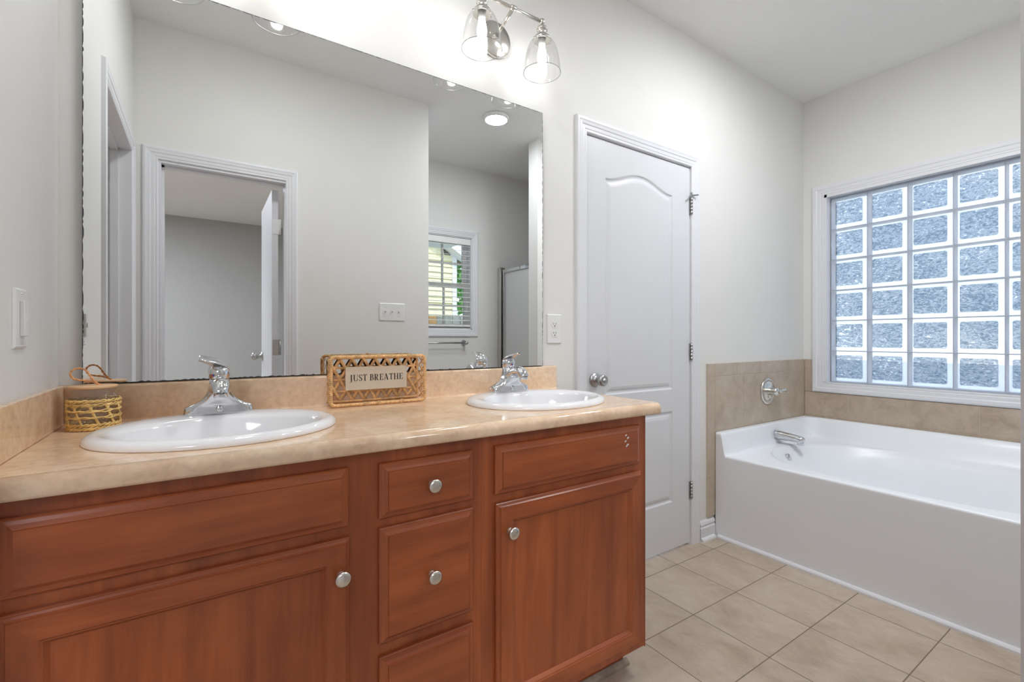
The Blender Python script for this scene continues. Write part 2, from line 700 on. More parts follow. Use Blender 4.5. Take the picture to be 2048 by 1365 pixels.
def casing(mb, mp, a0, a1, z0, z1, prof, bottom=False, mi=0, wall_off=0.0):
    """mitred frame around the opening a0..a1, z0..z1"""
    rings = []
    if bottom:
        for k in range(5):
            c = k % 4
            L = []
            for o, p in prof:
                a = a0 - o if c in (0, 1) else a1 + o
                z = z0 - o if c in (0, 3) else z1 + o
                L.append(mp(a, p + wall_off, z))
            rings.append(L)
        mb.loft(rings, False, False, mi, False)
    else:
        for c in range(4):
            L = []
            for o, p in prof:
                a = a0 - o if c in (0, 1) else a1 + o
                z = z0 if c in (0, 3) else z1 + o
                L.append(mp(a, p + wall_off, z))
            rings.append(L)
        mb.loft(rings, True, True, mi, False)
    return mb


def ring_slab(mb, mp, a0, a1, z0, z1, loops, split_mats=True, cap=True, mi_h=0, mi_v=1, mi_c=1):
    """rectangular loops (inset, out) lofted with mitres; horizontal members mi_h, vertical members mi_v"""
    pts = []
    for ins, out in loops:
        pts.append([mp(a0 + ins, out, z0 + ins), mp(a1 - ins, out, z0 + ins),
                    mp(a1 - ins, out, z1 - ins), mp(a0 + ins, out, z1 - ins)])
    for i in range(len(pts) - 1):
        for j in range(4):
            k = (j + 1) % 4
            mi = (mi_h if j in (0, 2) else mi_v) if split_mats else mi_c
            mb.add([pts[i][j], pts[i][k], pts[i + 1][k], pts[i + 1][j]], [(0, 1, 2, 3)], mi)
    if cap:
        mb.add(pts[-1], [(0, 1, 2, 3)], mi_c)
    return mb


# ================================================================== setting: shell
CEIL = 2.755
XL, XR = -0.295, 3.471
mb = MB()
mb.box(-3.0, 3.7, -6.2, 0.12, -0.1, 0.0)
struct(mb.build('floor', M['floor']), 'beige square tile floor with thin dark grout lines', 'floor')
mb = MB()
mb.box(-3.0, 3.7, -6.2, 0.12, CEIL, CEIL + 0.12)
struct(mb.build('ceiling', M['ceiling']), 'white knockdown textured ceiling', 'ceiling')

# back wall with the door opening
D0, D1, DT = 1.437, 2.208, 2.050
mb = MB()
mb.box(-0.42, D0, 0.0, 0.12, 0, CEIL)
mb.box(D1, 3.62, 0.0, 0.12, 0, CEIL)
mb.box(D0, D1, 0.0, 0.12, DT, CEIL)
struct(mb.build('wall_back', M['wall']), 'pale grey painted wall behind the vanity mirror and the closed door', 'wall')

# right wall with glass block opening
GY0, GY1, GZ0, GZ1 = -1.385, -0.143, 0.822, 2.068
mb = MB()
mb.box(XR, 3.62, GY1, 0.0, 0, CEIL)
mb.box(XR, 3.62, -2.55, GY0, 0, CEIL)
mb.box(XR, 3.62, GY0, GY1, 0, GZ0)
mb.box(XR, 3.62, GY0, GY1, GZ1, CEIL)
struct(mb.build('wall_right', M['wall']), 'pale grey painted wall around the glass block window', 'wall')

# left wall with doorway
LY0, LY1, LT = -1.405, -0.665, 2.05
LTH = 0.115
mb = MB()
mb.box(XL - LTH, XL, LY1, 0.0, 0, CEIL)
mb.box(XL - LTH, XL, -1.62, LY0, 0, CEIL)
mb.box(XL - LTH, XL, LY0, LY1, LT, CEIL)
struct(mb.build('wall_left', M['wall']), 'pale grey painted wall left of the vanity with a doorway', 'wall')

# front wall (the doorway the photographer stands in)
FX0, FX1, FT = -0.194, 0.410, 2.05
mb = MB()
mb.box(XL, FX0, WF - 0.115, WF, 0, CEIL)
mb.box(FX1, 1.315, WF - 0.115, WF, 0, CEIL)
mb.box(FX0, FX1, WF - 0.115, WF, FT, CEIL)
struct(mb.build('wall_front', M['wall']), 'pale grey painted wall opposite the vanity with an open doorway', 'wall')
mb = MB()
mb.box(1.195, 1.315, -2.426, WF - 0.115, 0, CEIL)
struct(mb.build('wall_alcove_left', M['wall']), 'pale grey painted side wall of the alcove', 'wall')
# alcove wall with window
AX0, AX1, AZ0, AZ1 = 1.42, 2.165, 1.205, 2.09
mb = MB()
mb.box(1.195, AX0, -2.55, -2.426, 0, CEIL)
mb.box(AX1, XR, -2.55, -2.426, 0, CEIL)
mb.box(AX0, AX1, -2.55, -2.426, 0, AZ0)
mb.box(AX0, AX1, -2.55, -2.426, AZ1, CEIL)
struct(mb.build('wall_alcove_back', M['wall']), 'pale grey painted alcove wall with the small sash window', 'wall')
mb = MB()
mb.box(2.268, XR, -1.63, WF, 0, CEIL)
struct(mb.build('wall_wing', M['wall']), 'pale grey painted wing wall between tub and shower', 'wall')
# neighbouring rooms
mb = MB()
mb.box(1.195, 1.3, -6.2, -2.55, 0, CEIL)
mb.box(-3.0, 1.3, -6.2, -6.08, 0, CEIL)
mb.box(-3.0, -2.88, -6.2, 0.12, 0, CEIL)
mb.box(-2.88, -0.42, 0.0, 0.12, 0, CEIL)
struct(mb.build('wall_next_room', M['wall_next_dim']), 'plain walls of the next room, grey deepened for dimness, seen through the doorways', 'wall')

# ---- baseboard and shoe mouldings
BB = [(0.0, 0.0), (0.014, 0.0), (0.014, 0.068), (0.010, 0.074), (0.010, 0.082), (0.013, 0.086), (0.010, 0.098),
      (0.004, 0.106), (0.0, 0.108)]
SH = [(0.0, 0.0), (0.017, 0.0), (0.016, 0.008), (0.011, 0.015), (0.004, 0.018), (0.0, 0.018)]


def strip(mb, mp, a0, a1, prof, z=0.0, off=0.0, mi=0):
    mb.loft([[mp(a0, p + off, h + z) for p, h in prof], [mp(a1, p + off, h + z) for p, h in prof]], True, True, mi, False)


mb = MB()
strip(mb, map_back, 2.276, 2.411, BB)
strip(mb, map_back, 2.276, 2.396, SH, off=0.014)
struct(mb.build('baseboard_back', M['trim']), 'short white baseboard between the door casing and the tub', 'baseboard')
mb = MB()
strip(mb, map_back, 1.24, 1.368, BB)
struct(mb.build('baseboard_vanity', M['trim']), 'short white baseboard beside the vanity cabinet', 'baseboard')
mb = MB()
strip(mb, map_front, 0.478, 1.315, BB)
struct(mb.build('baseboard_front', M['trim']), 'white baseboard along the wall opposite the vanity', 'baseboard')
mb = MB()


def map_tubface(y, out, z):
    return (2.413 - out, y, z)


strip(mb, map_tubface, -1.506, -0.033, SH)
struct(mb.build('trim_tub_shoe', M['trim']), 'white quarter round along the foot of the tub', 'trim')

# ---- door casings
mb = MB()
casing(mb, map_back, D0 + 0.004, D1 - 0.003, 0, DT - 0.001, CASE)
mb.box(D0, D0 + 0.004, 0.0, 0.11, 0, DT)
mb.box(D1 - 0.004, D1, 0.0, 0.11, 0, DT)
mb.box(D0, D1, 0.0, 0.11, DT - 0.004, DT)
mb.box(D0 + 0.004, D0 + 0.015, 0.046, 0.06, 0, DT - 0.004)
mb.box(D1 - 0.015, D1 - 0.004, 0.046, 0.06, 0, DT - 0.004)
mb.box(D0 + 0.004, D1 - 0.004, 0.046, 0.06, DT - 0.015, DT - 0.004)
struct(mb.build('trim_1', M['trim']), 'white moulded casing around the closed panel door', 'door casing')

mb = MB()
casing(mb, map_front, FX0, FX1 - 0.003, 0, FT, CASE)
mb.box(FX0 - 0.001, FX0 + 0.012, WF - 0.115, WF, 0, FT)
mb.box(FX1 - 0.003, FX1 + 0.0, WF - 0.115, WF, 0, FT)
mb.box(FX0 + 0.012, FX1 - 0.003, WF - 0.115, WF, FT - 0.012, FT)
mb.box(FX0 + 0.012, FX0 + 0.024, WF - 0.075, WF - 0.04, 0, FT - 0.012)
mb.box(FX0 + 0.012, FX1 - 0.003, WF - 0.075, WF - 0.04, FT - 0.024, FT - 0.012)
struct(mb.build('trim_2', M['trim']), 'white moulded casing around the open doorway seen in the mirror', 'door casing')

mb = MB()
casing(mb, map_left, LY0 + 0.012, LY1 - 0.012, 0, LT - 0.012, CASE)
mb.box(XL - LTH, XL, LY0, LY0 + 0.012, 0, LT)
mb.box(XL - LTH, XL, LY1 - 0.012, LY1, 0, LT)
mb.box(XL - LTH, XL, LY0, LY1, LT - 0.012, LT)
mb.box(XL - 0.075, XL - 0.045, LY0 + 0.012, LY0 + 0.024, 0, LT - 0.012)
mb.box(XL - 0.075, XL - 0.045, LY1 - 0.024, LY1 - 0.012, 0, LT - 0.012)
mb.box(XL - 0.075, XL - 0.045, LY0 + 0.012, LY1 - 0.012, LT - 0.024, LT - 0.012)
struct(mb.build('trim_3', M['trim']), 'white casing and jamb of the doorway in the left wall seen in the mirror', 'door casing')
mb = MB()
mb.box(XL - 0.108, XL - 0.082, LY0 + 0.012, LY0 + 0.0135, 0.99, 1.06)
tag(mb.build('strike_plate', M['steel']), 'steel strike plate on the jamb of the left doorway', 'strike plate')

# ---- glass block window
mb = MB()
casing(mb, map_right, -1.400, -0.128, 0.828, 2.076,
       [(0.0, 0.0), (0.0, 0.010), (0.005, 0.014), (0.014, 0.012), (0.018, 0.014), (0.036, 0.015), (0.042, 0.018),
        (0.060, 0.019), (0.068, 0.015), (0.071, 0.0)], bottom=True)
# reveal
mb.box(3.459, 3.53, GY1 - 0.006, -0.128, 0.822, 2.082)
mb.box(3.459, 3.53, -1.400, GY0 + 0.006, 0.822, 2.082)
mb.box(3.459, 3.53, -1.394, -0.134, 2.060, 2.082)
mb.box(3.459, 3.53, -1.394, -0.134, 0.818, 0.828)
wroot = MB
win = thing('window_1', 'wide glass block window above the bathtub', 'window', (3.5, -0.76, 0.83))
win['kind'] = 'structure'
mb.build('window_frame', M['trim'], win)
mb = MB()
P0, S = -0.155, 0.203
Z0 = 0.832
bl = MB()
for i in range(6):
    for j in range(6):
        ya, yb = P0 - S * (i + 1) + 0.0022, P0 - S * i - 0.0022
        za, zb = Z0 + S * j + 0.0022, Z0 + S * (j + 1) - 0.0022

        def mpx(a, out, z):
            return (3.510 - out, a, z)
        # face: rounded rim then wavy centre with rounded corners
        def rr(ins, rad, x, n=5):
            L = []
            for cx, cz, a0 in ((yb - ins - rad, zb - ins - rad, 0), (ya + ins + rad, zb - ins - rad, 90),
                               (ya + ins + rad, za + ins + rad, 180), (yb - ins - rad, za + ins + rad, 270)):
                for k in range(n):
                    a = math.radians(a0 + 90 * k / (n - 1))
                    L.append((x, cx + rad * math.cos(a), cz + rad * math.sin(a)))
            return L
        loops = [rr(0, 0.001, 3.590), rr(0, 0.001, 3.513), rr(0.0015, 0.003, 3.510), rr(0.020, 0.012, 3.510),
                 rr(0.024, 0.010, 3.514)]
        bl.loft(loops, False, False, 1, False)
        bl.add(rr(0.024, 0.010, 3.514), [tuple(range(20))], 0)
bl.build('glass_block_panel', [M['block'], M['block_rim']], win)
mb = MB()
for i in range(7):
    y = P0 - S * i
    mb.box(3.5105, 3.585, y - 0.0022, y + 0.0022, Z0, Z0 + 6 * S)
for j in range(7):
    z = Z0 + S * j
    mb.box(3.5106, 3.585, P0 - 6 * S, P0, z - 0.0022, z + 0.0022)
mb.build('glazing_joint', M['block_joint'], win)

# ---- tile surround
SEAMG = 0.0028


def tiles(mb, mp, rects, out):
    for a0, a1, z0, z1 in rects:
        g = SEAMG / 2
        p0 = [mp(a0 + g, 0.002, z0 + g), mp(a1 - g, 0.002, z0 + g), mp(a1 - g, 0.002, z1 - g), mp(a0 + g, 0.002, z1 - g)]
        p1 = [mp(a0 + g, out - .001, z0 + g), mp(a1 - g, out - .001, z0 + g), mp(a1 - g, out - .001, z1 - g), mp(a0 + g, out - .001, z1 - g)]
        e = g + 0.001
        p2 = [mp(a0 + e, out, z0 + e), mp(a1 - e, out, z0 + e), mp(a1 - e, out, z1 - e), mp(a0 + e, out, z1 - e)]
        mb.loft([p0, p1, p2], True, True, 0, False)


mb = MB()
rects = []
bt = [2.413, 2.634, 2.889, 3.19, 3.461]
for a, b in zip(bt, bt[1:]):
    rects.append((a, b, 0.902, 0.977))
for a, b in zip([0.10, 0.352, 0.660, 0.902], [0.352, 0.660, 0.902, 0.977]):
    rects.append((2.345, 2.413, max(a, 0.118), b))
mt = [2.413, 2.703, 2.98, 3.285, 3.461]
for a, b in zip(mt, mt[1:]):
    rects.append((a, b, 0.597, 0.902))
    rects.append((a, b, 0.30, 0.597))
tiles(mb, map_back, rects, 0.010)
mb.box(2.3455, 3.463, -0.0085, -0.0005, 0.12, 0.9765, 1)
ft = [-0.0115, -0.269, -0.574, -0.878, -1.183, -1.487]
rects = []
for a, b in zip(ft, ft[1:]):
    rects.append((b, a, 0.597, 0.757 if a < -0.01 else 0.757))
    rects.append((b, a, 0.30, 0.597))
rects.append((-0.056, -0.0115, 0.757, 0.902))
rects.append((-0.056, -0.0115, 0.902, 0.977))
tiles(mb, map_right, rects, 0.010)
mb.box(3.463, 3.4705, -1.487, -0.0115, 0.30, 0.7565, 1)
mb.box(3.463, 3.4705, -0.0555, -0.0115, 0.75, 0.9765, 1)
struct(mb.build('trim_tile_surround', [M['tile'], M['grout']]), 'beige tile surround above the bathtub', 'tile surround')

# ================================================================== door in the back wall
door = thing('door_1', 'closed white two panel door with arched top panel', 'door', (1.82, 0, 0.01))
door['kind'] = 'structure'
DX0, DX1, DZ0, DZ1 = 1.4425, 2.2025, 0.013, 2.0425


def arch_top(x):
    x0, x1 = 1.566, 2.056
    t = (x - x0) / (x1 - x0)
    t = min(1, max(0, t))
    # flat shoulders then a rise in the middle
    s = abs(t - 0.5) * 2
    k = 0.5 + 0.5 * math.cos(PI * min(1, s / 0.92))
    return 1.872 + 0.054 * k ** 0.85


def groove(d):
    # d: distance inside the panel outline
    if d <= 0:
        return 0.0
    w = [(0.0, 0), (0.006, -0.0055), (0.012, -0.0065), (0.030, -0.0015), (0.036, 0.0), (9, 0.0)]
    for (a, ha), (b, hb) in zip(w, w[1:]):
        if d <= b:
            t = (d - a) / (b - a)
            t = t * t * (3 - 2 * t)
            return ha + (hb - ha) * t
    return 0.0


def door_face(x, z):
    d1 = min(x - 1.566, 2.056 - x, z - 0.852, (arch_top(x) - z) * 0.93)
    d2 = min(x - 1.566, 2.056 - x, z - 0.258, 0.736 - z)
    return groove(max(d1, d2))


def grid_lines(a0, a1, hot, fine, coarse):
    out = [a0]
    while out[-1] < a1 - 1e-6:
        x = out[-1]
        step = coarse
        for h0, h1 in hot:
            if h0 - 1e-9 <= x < h1:
                step = fine
            elif x < h0 < x + step:
                step = h0 - x
        out.append(min(a1, x + max(step, 1e-4)))
    return out


xs = grid_lines(DX0, DX1, [(1.56, 1.61), (2.012, 2.062)], 0.002, 0.014)
zs = grid_lines(DZ0, DZ1, [(0.25, 0.30), (0.70, 0.742), (0.846, 0.90), (1.82, 1.935)], 0.002, 0.03)
mb = MB()
nx, nz = len(xs), len(zs)
YD = 0.004
vv = [(x, YD - door_face(x, z), z) for z in zs for x in xs]
ff = [(j * nx + i, j * nx + i + 1, (j + 1) * nx + i + 1, (j + 1) * nx + i) for j in range(nz - 1) for i in range(nx - 1)]
mb.add(vv, ff, 0, True)
# sides and back
mb.add([(DX0, YD, DZ0), (DX1, YD, DZ0), (DX1, YD, DZ1), (DX0, YD, DZ1),
        (DX0, 0.039, DZ0), (DX1, 0.039, DZ0), (DX1, 0.039, DZ1), (DX0, 0.039, DZ1)],
       [(0, 1, 5, 4), (1, 2, 6, 5), (2, 3, 7, 6), (3, 0, 4, 7), (4, 5, 6, 7)])
mb.build('door_leaf', M['door'], door)


def knob_mesh(c, axis, key=True):
    mb = MB()
    mb.lathe([(0.001, 0.0), (0.032, 0.0), (0.0325, 0.003), (0.030, 0.008), (0.020, 0.012), (0.0135, 0.016), (0.0125, 0.030),
              (0.017, 0.034), (0.024, 0.040), (0.0265, 0.048), (0.0265, 0.056), (0.024, 0.063), (0.018, 0.066),
              (0.016, 0.064), (0.009, 0.064), (0.008, 0.069), (0.0005, 0.070)], c, axis, 32)
    return mb


knob_mesh((1.497, YD, 0.929), 'y').build('door_knob', M['steel'], door)
mb = MB()
mb.box(1.4405, 1.4425, -0.002, 0.012, 0.90, 0.958)
mb.build('latch', M['slot'], door)
for hz, stop in ((1.838, True), (1.046, False), (0.297, False)):
    mb = MB()
    for k in range(5):
        z = hz - 0.045 + k * 0.018
        mb.lathe([(0.0001, z), (0.0062, z), (0.0062, z + 0.0172), (0.0001, z + 0.0172)], (2.2035, -0.007, 0), 'z', 12)
    mb.box(2.194, 2.2028, -0.0012, 0.006, hz - 0.044, hz + 0.044)
    mb.lathe([(0.0001, hz + 0.045), (0.004, hz + 0.045), (0.005, hz + 0.048), (0.0001, hz + 0.052)], (2.2035, -0.007, 0), 'z', 10)
    h = mb.build('hinge', M['steel'], door)
    if stop:
        mb = MB()
        mb.tube([(2.170, -0.030, hz + 0.058), (2.2035, -0.008, hz + 0.056), (2.232, -0.030, hz + 0.058)], 0.0035, 8)
        mb.lathe([(0.0001, 0), (0.006, 0), (0.006, 0.006), (0.0001, 0.007)], (2.170, -0.026, hz + 0.058), 'y', 10)
        mb.box(2.198, 2.209, -0.013, -0.001, hz + 0.050, hz + 0.062)
        mb.build('hinge_stop', M['steel'], door)

# open door leaf into the next room, hinged on the right jamb
door2 = thing('door_2', 'open white door leaf seen edge on in the mirror', 'door', (0.36, WF - 0.1, 0.01))
door2['kind'] = 'structure'
mb = MB()
mb.box(0.347, 0.382, WF - 0.118 - 0.59, WF - 0.121, 0.012, 2.022)
mb.build('door_leaf', M['door'], door2, bevel=0.001)
knob_mesh((0.347, WF - 0.118 - 0.52, 0.995), 'x').build('door_knob', M['steel'], door2)
for hz, mt_ in ((1.80, M['white_plate']), (1.065, M['steel'])):
    mb = MB()
    mb.box(0.352, 0.394, WF - 0.1205, WF - 0.119, hz - 0.046, hz + 0.046)
    mb.lathe([(0.0001, hz - 0.046), (0.006, hz - 0.046), (0.006, hz + 0.046), (0.0001, hz + 0.046)], (0.392, WF - 0.118, 0), 'z', 10)
    h = mb.build('hinge', mt_, door2)
    h['label'] = 'white painted hinge leaf' if hz > 1.5 else 'grey steel hinge leaf'

# ================================================================== alcove window with blind, and what lies outside
win2 = thing('window_2', 'small white double hung sash window seen in the mirror', 'window', (1.79, -2.45, 1.2))
win2['kind'] = 'structure'
mb = MB()
casing(mb, map_alcove, AX0, AX1 - 0.004, AZ0 - 0.002, AZ1 - 0.004, CASE, bottom=True)
for a0, a1, z0, z1 in ((AX0, AX0 + 0.012, AZ0, AZ1), (AX1 - 0.012, AX1, AZ0, AZ1), (AX0, AX1, AZ1 - 0.012, AZ1), (AX0, AX1, AZ0, AZ0 + 0.012)):
    mb.box(a0, a1, -2.55, -2.4265, z0, z1)
mb.build('window_frame', M['trim'], win2)


def sash(x0, x1, z0, z1, y, name):
    mb = MB()
    w = 0.04
    mb.box(x0, x0 + w, y - 0.015, y + 0.015, z0, z1)
    mb.box(x1 - w, x1, y - 0.015, y + 0.015, z0, z1)
    mb.box(x0 + w, x1 - w, y - 0.015, y + 0.015, z0, z0 + w)
    mb.box(x0 + w, x1 - w, y - 0.015, y + 0.015, z1 - w, z1)
    for k in (1, 2):
        x = x0 + w + (x1 - x0 - 2 * w) * k / 3
        mb.box(x - 0.009, x + 0.009, y - 0.008, y + 0.008, z0 + w, z1 - w)
    z = (z0 + z1) / 2
    mb.box(x0 + w, x1 - w, y - 0.0078, y + 0.0078, z - 0.009, z + 0.009)
    s = mb.build(name, M['white_ext'], win2)
    p = MB()
    p.box(x0 + w, x1 - w, y - 0.001, y + 0.001, z0 + w, z1 - w)
    p.build('pane', M['pane'], s)


zm = 1.628
sash(AX0 + 0.012, AX1 - 0.012, AZ0 + 0.012, zm + 0.02, -2.50, 'sash')
sash(AX0 + 0.012, AX1 - 0.012, zm - 0.02, AZ1 - 0.012, -2.532, 'sash')

blind = thing('venetian_blind', 'white venetian blind with open slats in the small window', 'blind', (1.79, -2.452, 2.05))
mb = MB()
mb.box(AX0 + 0.014, AX1 - 0.014, -2.478, -2.429, 2.018, 2.074)
mb.build('headrail', M['blind'], blind, bevel=0.002)
mb = MB()
nS = 17
for k in range(nS):
    z = 2.005 - k * 0.0445
    y0, y1 = -2.478, -2.430
    zt_ = z
    tl = 0.0045
    Lz = [(y0, z + tl), ((y0 + y1) / 2, z + 0.0015), (y1, z - tl), (y1, z - tl + 0.0022), ((y0 + y1) / 2, z + 0.0037), (y0, z + tl + 0.0022)]
    mb.loft([[(x_, a, b_) for a, b_ in Lz] for x_ in (AX0 + 0.016, AX1 - 0.016)], True, True, 0, False)
mb.build('slats', M['blind'], blind)
mb = MB()
mb.box(AX0 + 0.016, AX1 - 0.016, -2.478, -2.430, 1.232, 1.250)
mb.build('bottom_rail', M['blind'], blind, bevel=0.002)
mb = MB()
for x in (AX0 + 0.1, (AX0 + AX1) / 2, AX1 - 0.1):
    mb.tube([(x, -2.429, 1.24), (x, -2.429, 2.03)], 0.0008, 5)
mb.build('ladder_cord', M['blind'], blind)

# towel bar
tb = thing('towel_bar', 'brushed metal towel bar on the wall under the small window', 'towel bar', (1.8, -2.40, 1.07))
mb = MB()
mb.tube([(1.50, -2.368, 1.078), (2.075, -2.368, 1.078)], 0.008, 14)
mb.build('bar', M['steel'], tb)
for x in (1.50, 2.075):
    mb = MB()
    mb.lathe([(0.0005, 0.0), (0.027, 0.0), (0.026, 0.006), (0.016, 0.012), (0.010, 0.03), (0.013, 0.045), (0.016, 0.058), (0.012, 0.070), (0.0005, 0.072)],
             (x, -2.4255, 1.078), '+y', 20)
    mb.build('bracket', M['steel'], tb)

# shower enclosure
sh = thing('shower_enclosure', 'silver framed shower door with obscure glass seen in the mirror', 'shower door', (2.46, -2.03, 0))
mb = MB()
XS = 2.475
mb.box(XS - 0.02, XS + 0.035, -2.426, -2.372, 0.08, 1.825)
mb.build('wall_jamb', M['nickel'], sh, bevel=0.002)
mb = MB()
mb.box(XS + 0.0, XS + 0.03, -2.352, -2.332, 0.10, 1.80)
mb.box(XS + 0.0, XS + 0.03, -1.70, -1.68, 0.10, 1.80)
mb.box(XS + 0.0, XS + 0.03, -2.332, -1.70, 1.77, 1.80)
mb.box(XS + 0.0, XS + 0.03, -2.332, -1.70, 0.10, 0.13)
mb.build('door_frame', M['chrome'], sh, bevel=0.002)
mb = MB()
mb.box(XS + 0.012, XS + 0.018, -2.332, -1.70, 0.13, 1.77)
mb.build('glass_panel', M['frosted'], sh)
mb = MB()
mb.box(XS - 0.04, XS + 0.045, -2.426, -1.63, 0.0, 0.08)
mb.box(XS - 0.02, XS + 0.035, -1.68, -1.63, 0.08, 1.825)
mb.build('curb', M['acrylic'], sh, bevel=0.004)

# alcove ceiling disc light
cl = thing('ceiling_light', 'round white flush ceiling light glowing near the alcove', 'ceiling light', (1.80, -1.39, CEIL))
mb = MB()
mb.lathe([(0.088, 0.0), (0.096, -0.004), (0.096, -0.020), (0.088, -0.026), (0.080, -0.026)], (1.80, -1.39, CEIL), 'z', 48, cap0=True)
mb.build('trim_ring', M['plastic'], cl)
mb = MB()
mb.lathe([(0.080, -0.0262), (0.060, -0.0285), (0.0005, -0.030)], (1.80, -1.39, CEIL), 'z', 48)
mb.build('diffuser', M['led'], cl)

# two fill lamps added above the top edge of the frame to brighten the room
for li, (lx, ly, wh) in enumerate(((0.36, -0.60, 'over the vanity end of the room'), (2.20, -0.80, 'over the tub end of the room'))):
    ml = thing('ceiling_light', 'added round ceiling fill lamp, out of view, ' + wh, 'ceiling light', (lx, ly, CEIL))
    mb = MB()
    mb.lathe([(0.150, 0.0), (0.160, -0.006), (0.160, -0.030), (0.150, -0.036), (0.140, -0.036)], (lx, ly, CEIL), 'z', 48, cap0=True)
    mb.build('trim_ring', M['plastic'], ml)
    mb = MB()
    mb.lathe([(0.140, -0.0362), (0.100, -0.045), (0.05, -0.050), (0.0005, -0.052)], (lx, ly, CEIL), 'z', 48)
    mb.build('diffuser', M['ceil_fill_%d' % li], ml)

# fill lamp added in the next room, unseen, to light the vanity front
fl = thing('next_room_fill_lamp', 'added unseen square fill lamp in the next room behind the doorway', 'ceiling light', (-1.6, -3.2, CEIL))
mb = MB()
mb.box(-2.2, -0.6, -4.6, -2.9, CEIL - 0.05, CEIL - 0.001)
mb.build('fill_housing', M['plastic'], fl)
mb = MB()
mb.box(-2.15, -0.65, -4.55, -2.95, CEIL - 0.054, CEIL - 0.0505)
mb.build('diffuser', M['far_fill'], fl)

# outside
mb = MB()
mb.box(-30, 40, -40, 30, -0.6, -0.45)
struct(mb.build('ground', M['ground']), 'pale ground outside the house', 'ground')
hs = thing('house', 'pale yellow house with gable roof and white trim outside the window', 'house', (3.5, -9.0, -0.45))
HX, HY = 4.53, -7.6
mb = MB()
EZ = 2.93
for k in range(30):
    z = -0.45 + k * 0.13
    if z > 5.2:
        break
    xl = HX
    if z + 0.13 > EZ:
        xl = HX - (z + 0.13 - EZ) / 0.60
    mb.add([(-6, HY - 0.02, z + 0.13), (xl, HY - 0.02, z + 0.13), (xl, HY + 0.012, z), (-6, HY + 0.012, z), (xl, HY - 0.02, z), (-6, HY - 0.02, z)],
           [(3, 2, 1, 0), (3, 5, 4, 2)])
mb.box(-6, HX - 0.01, HY - 6, HY - 0.03, -0.45, EZ - 0.1)
mb.add([(-2, HY - 0.03, EZ - 0.1), (HX - 0.01, HY - 0.03, EZ - 0.1), (-2, HY - 0.03, EZ + 3.9)], [(0, 1, 2)])
mb.build('siding_wall', M['siding'], hs)
mb = MB()
mb.box(HX - 0.02, HX + 0.08, HY - 0.08, HY + 0.03, -0.45, EZ + 0.12)
mb.build('corner_board', M['white_ext'], hs)
mb = MB()
# rake fascia and soffit
p = [(HX + 0.42, EZ - 0.252), (HX + 0.42, EZ - 0.04), (-2.0, EZ + 0.6 * 6.53 + 0.21), (-2.0, EZ + 0.6 * 6.53)]
mb.add([(a, HY + 0.30, b) for a, b in p] + [(a, HY + 0.26, b) for a, b in p],
       [(0, 1, 2, 3), (7, 6, 5, 4), (0, 4, 5, 1), (1, 5, 6, 2), (2, 6, 7, 3), (3, 7, 4, 0)])
mb.build('rake_board', M['white_ext'], hs)
mb = MB()
mb.add([(a, HY + 0.27, b) for a, b in p[0:1] + p[3:4]] + [(p[3][0], HY - 0.01, p[3][1]), (p[0][0], HY - 0.01, p[0][1])], [(0, 1, 2, 3)])
mb.build('soffit', M['white_ext'], hs)
mb = MB()
q = [(HX + 0.46, EZ - 0.06), (-2.0, EZ + 0.6 * 6.53 + 0.22)]
mb.add([(q[0][0], HY + 0.33, q[0][1]), (q[1][0], HY + 0.33, q[1][1]), (q[1][0], HY - 5, q[1][1]), (q[0][0], HY - 5, q[0][1]),
        (q[0][0], HY + 0.33, q[0][1] + 0.05), (q[1][0], HY + 0.33, q[1][1] + 0.05), (q[1][0], HY - 5, q[1][1] + 0.05), (q[0][0], HY - 5, q[0][1] + 0.05)],
       [(0, 1, 2, 3), (4, 7, 6, 5), (0, 4, 5, 1), (0, 3, 7, 4)])
mb.build('roof', M['roofing'], hs)
fn = thing('fence', 'weathered wooden board fence below the yellow house', 'fence', (3, -5.6, -0.45))
mb = MB()
for k in range(36):
    x = 1.65 + k * 0.145
    mb.box(x, x + 0.135, -5.62, -5.60, -0.45, 1.50 + random.uniform(-0.01, 0.01), 1 if k in (10,) else 0)
mb.build('fence_boards', [M['fence'], M['fence_new']], fn)
mb = MB()
mb.box(1.65, 6.9, -5.66, -5.62, 0.1, 0.19)
mb.box(1.65, 6.9, -5.66, -5.62, 1.1, 1.19)
mb.build('rail', M['fence'], fn)

tr = thing('tree', 'leafy green tree beside the yellow house', 'tree', (7.6, -10.0, -0.45))
mb = MB()
mb.tube([(7.6, -10, -0.45), (7.65, -10, 1.2), (7.55, -10.1, 2.8)], [0.16, 0.12, 0.06], 10)
mb.build('trunk', M['bark'], tr)
mb = MB()
for k in range(4200):
    a, b_ = random.uniform(0, 2 * PI), math.acos(random.uniform(-1, 1))
    r = random.uniform(0.6, 1.0) ** 0.5
    c = Vector((7.6 + 1.9 * r * math.sin(b_) * math.cos(a), -10.0 + 1.5 * r * math.sin(b_) * math.sin(a), 3.0 + 2.6 * r * math.cos(b_)))
    u = Vector((random.gauss(0, 1), random.gauss(0, 1), random.gauss(0, 1))).normalized()
    w = u.orthogonal().normalized()
    s = random.uniform(0.07, 0.14)
    mb.add([c - u * s, c + w * s * 0.5, c + u * s, c - w * s * 0.5], [(0, 1, 2, 3)])
mb.build('foliage', M['leaf'], tr)

# ================================================================== vanity cabinets
CT = 0.905                      # counter top height
CF = -0.520                     # cabinet face
G = 0.020                       # overlay thickness


def map_cab(x, out, z):
    return (x, CF - out, z)


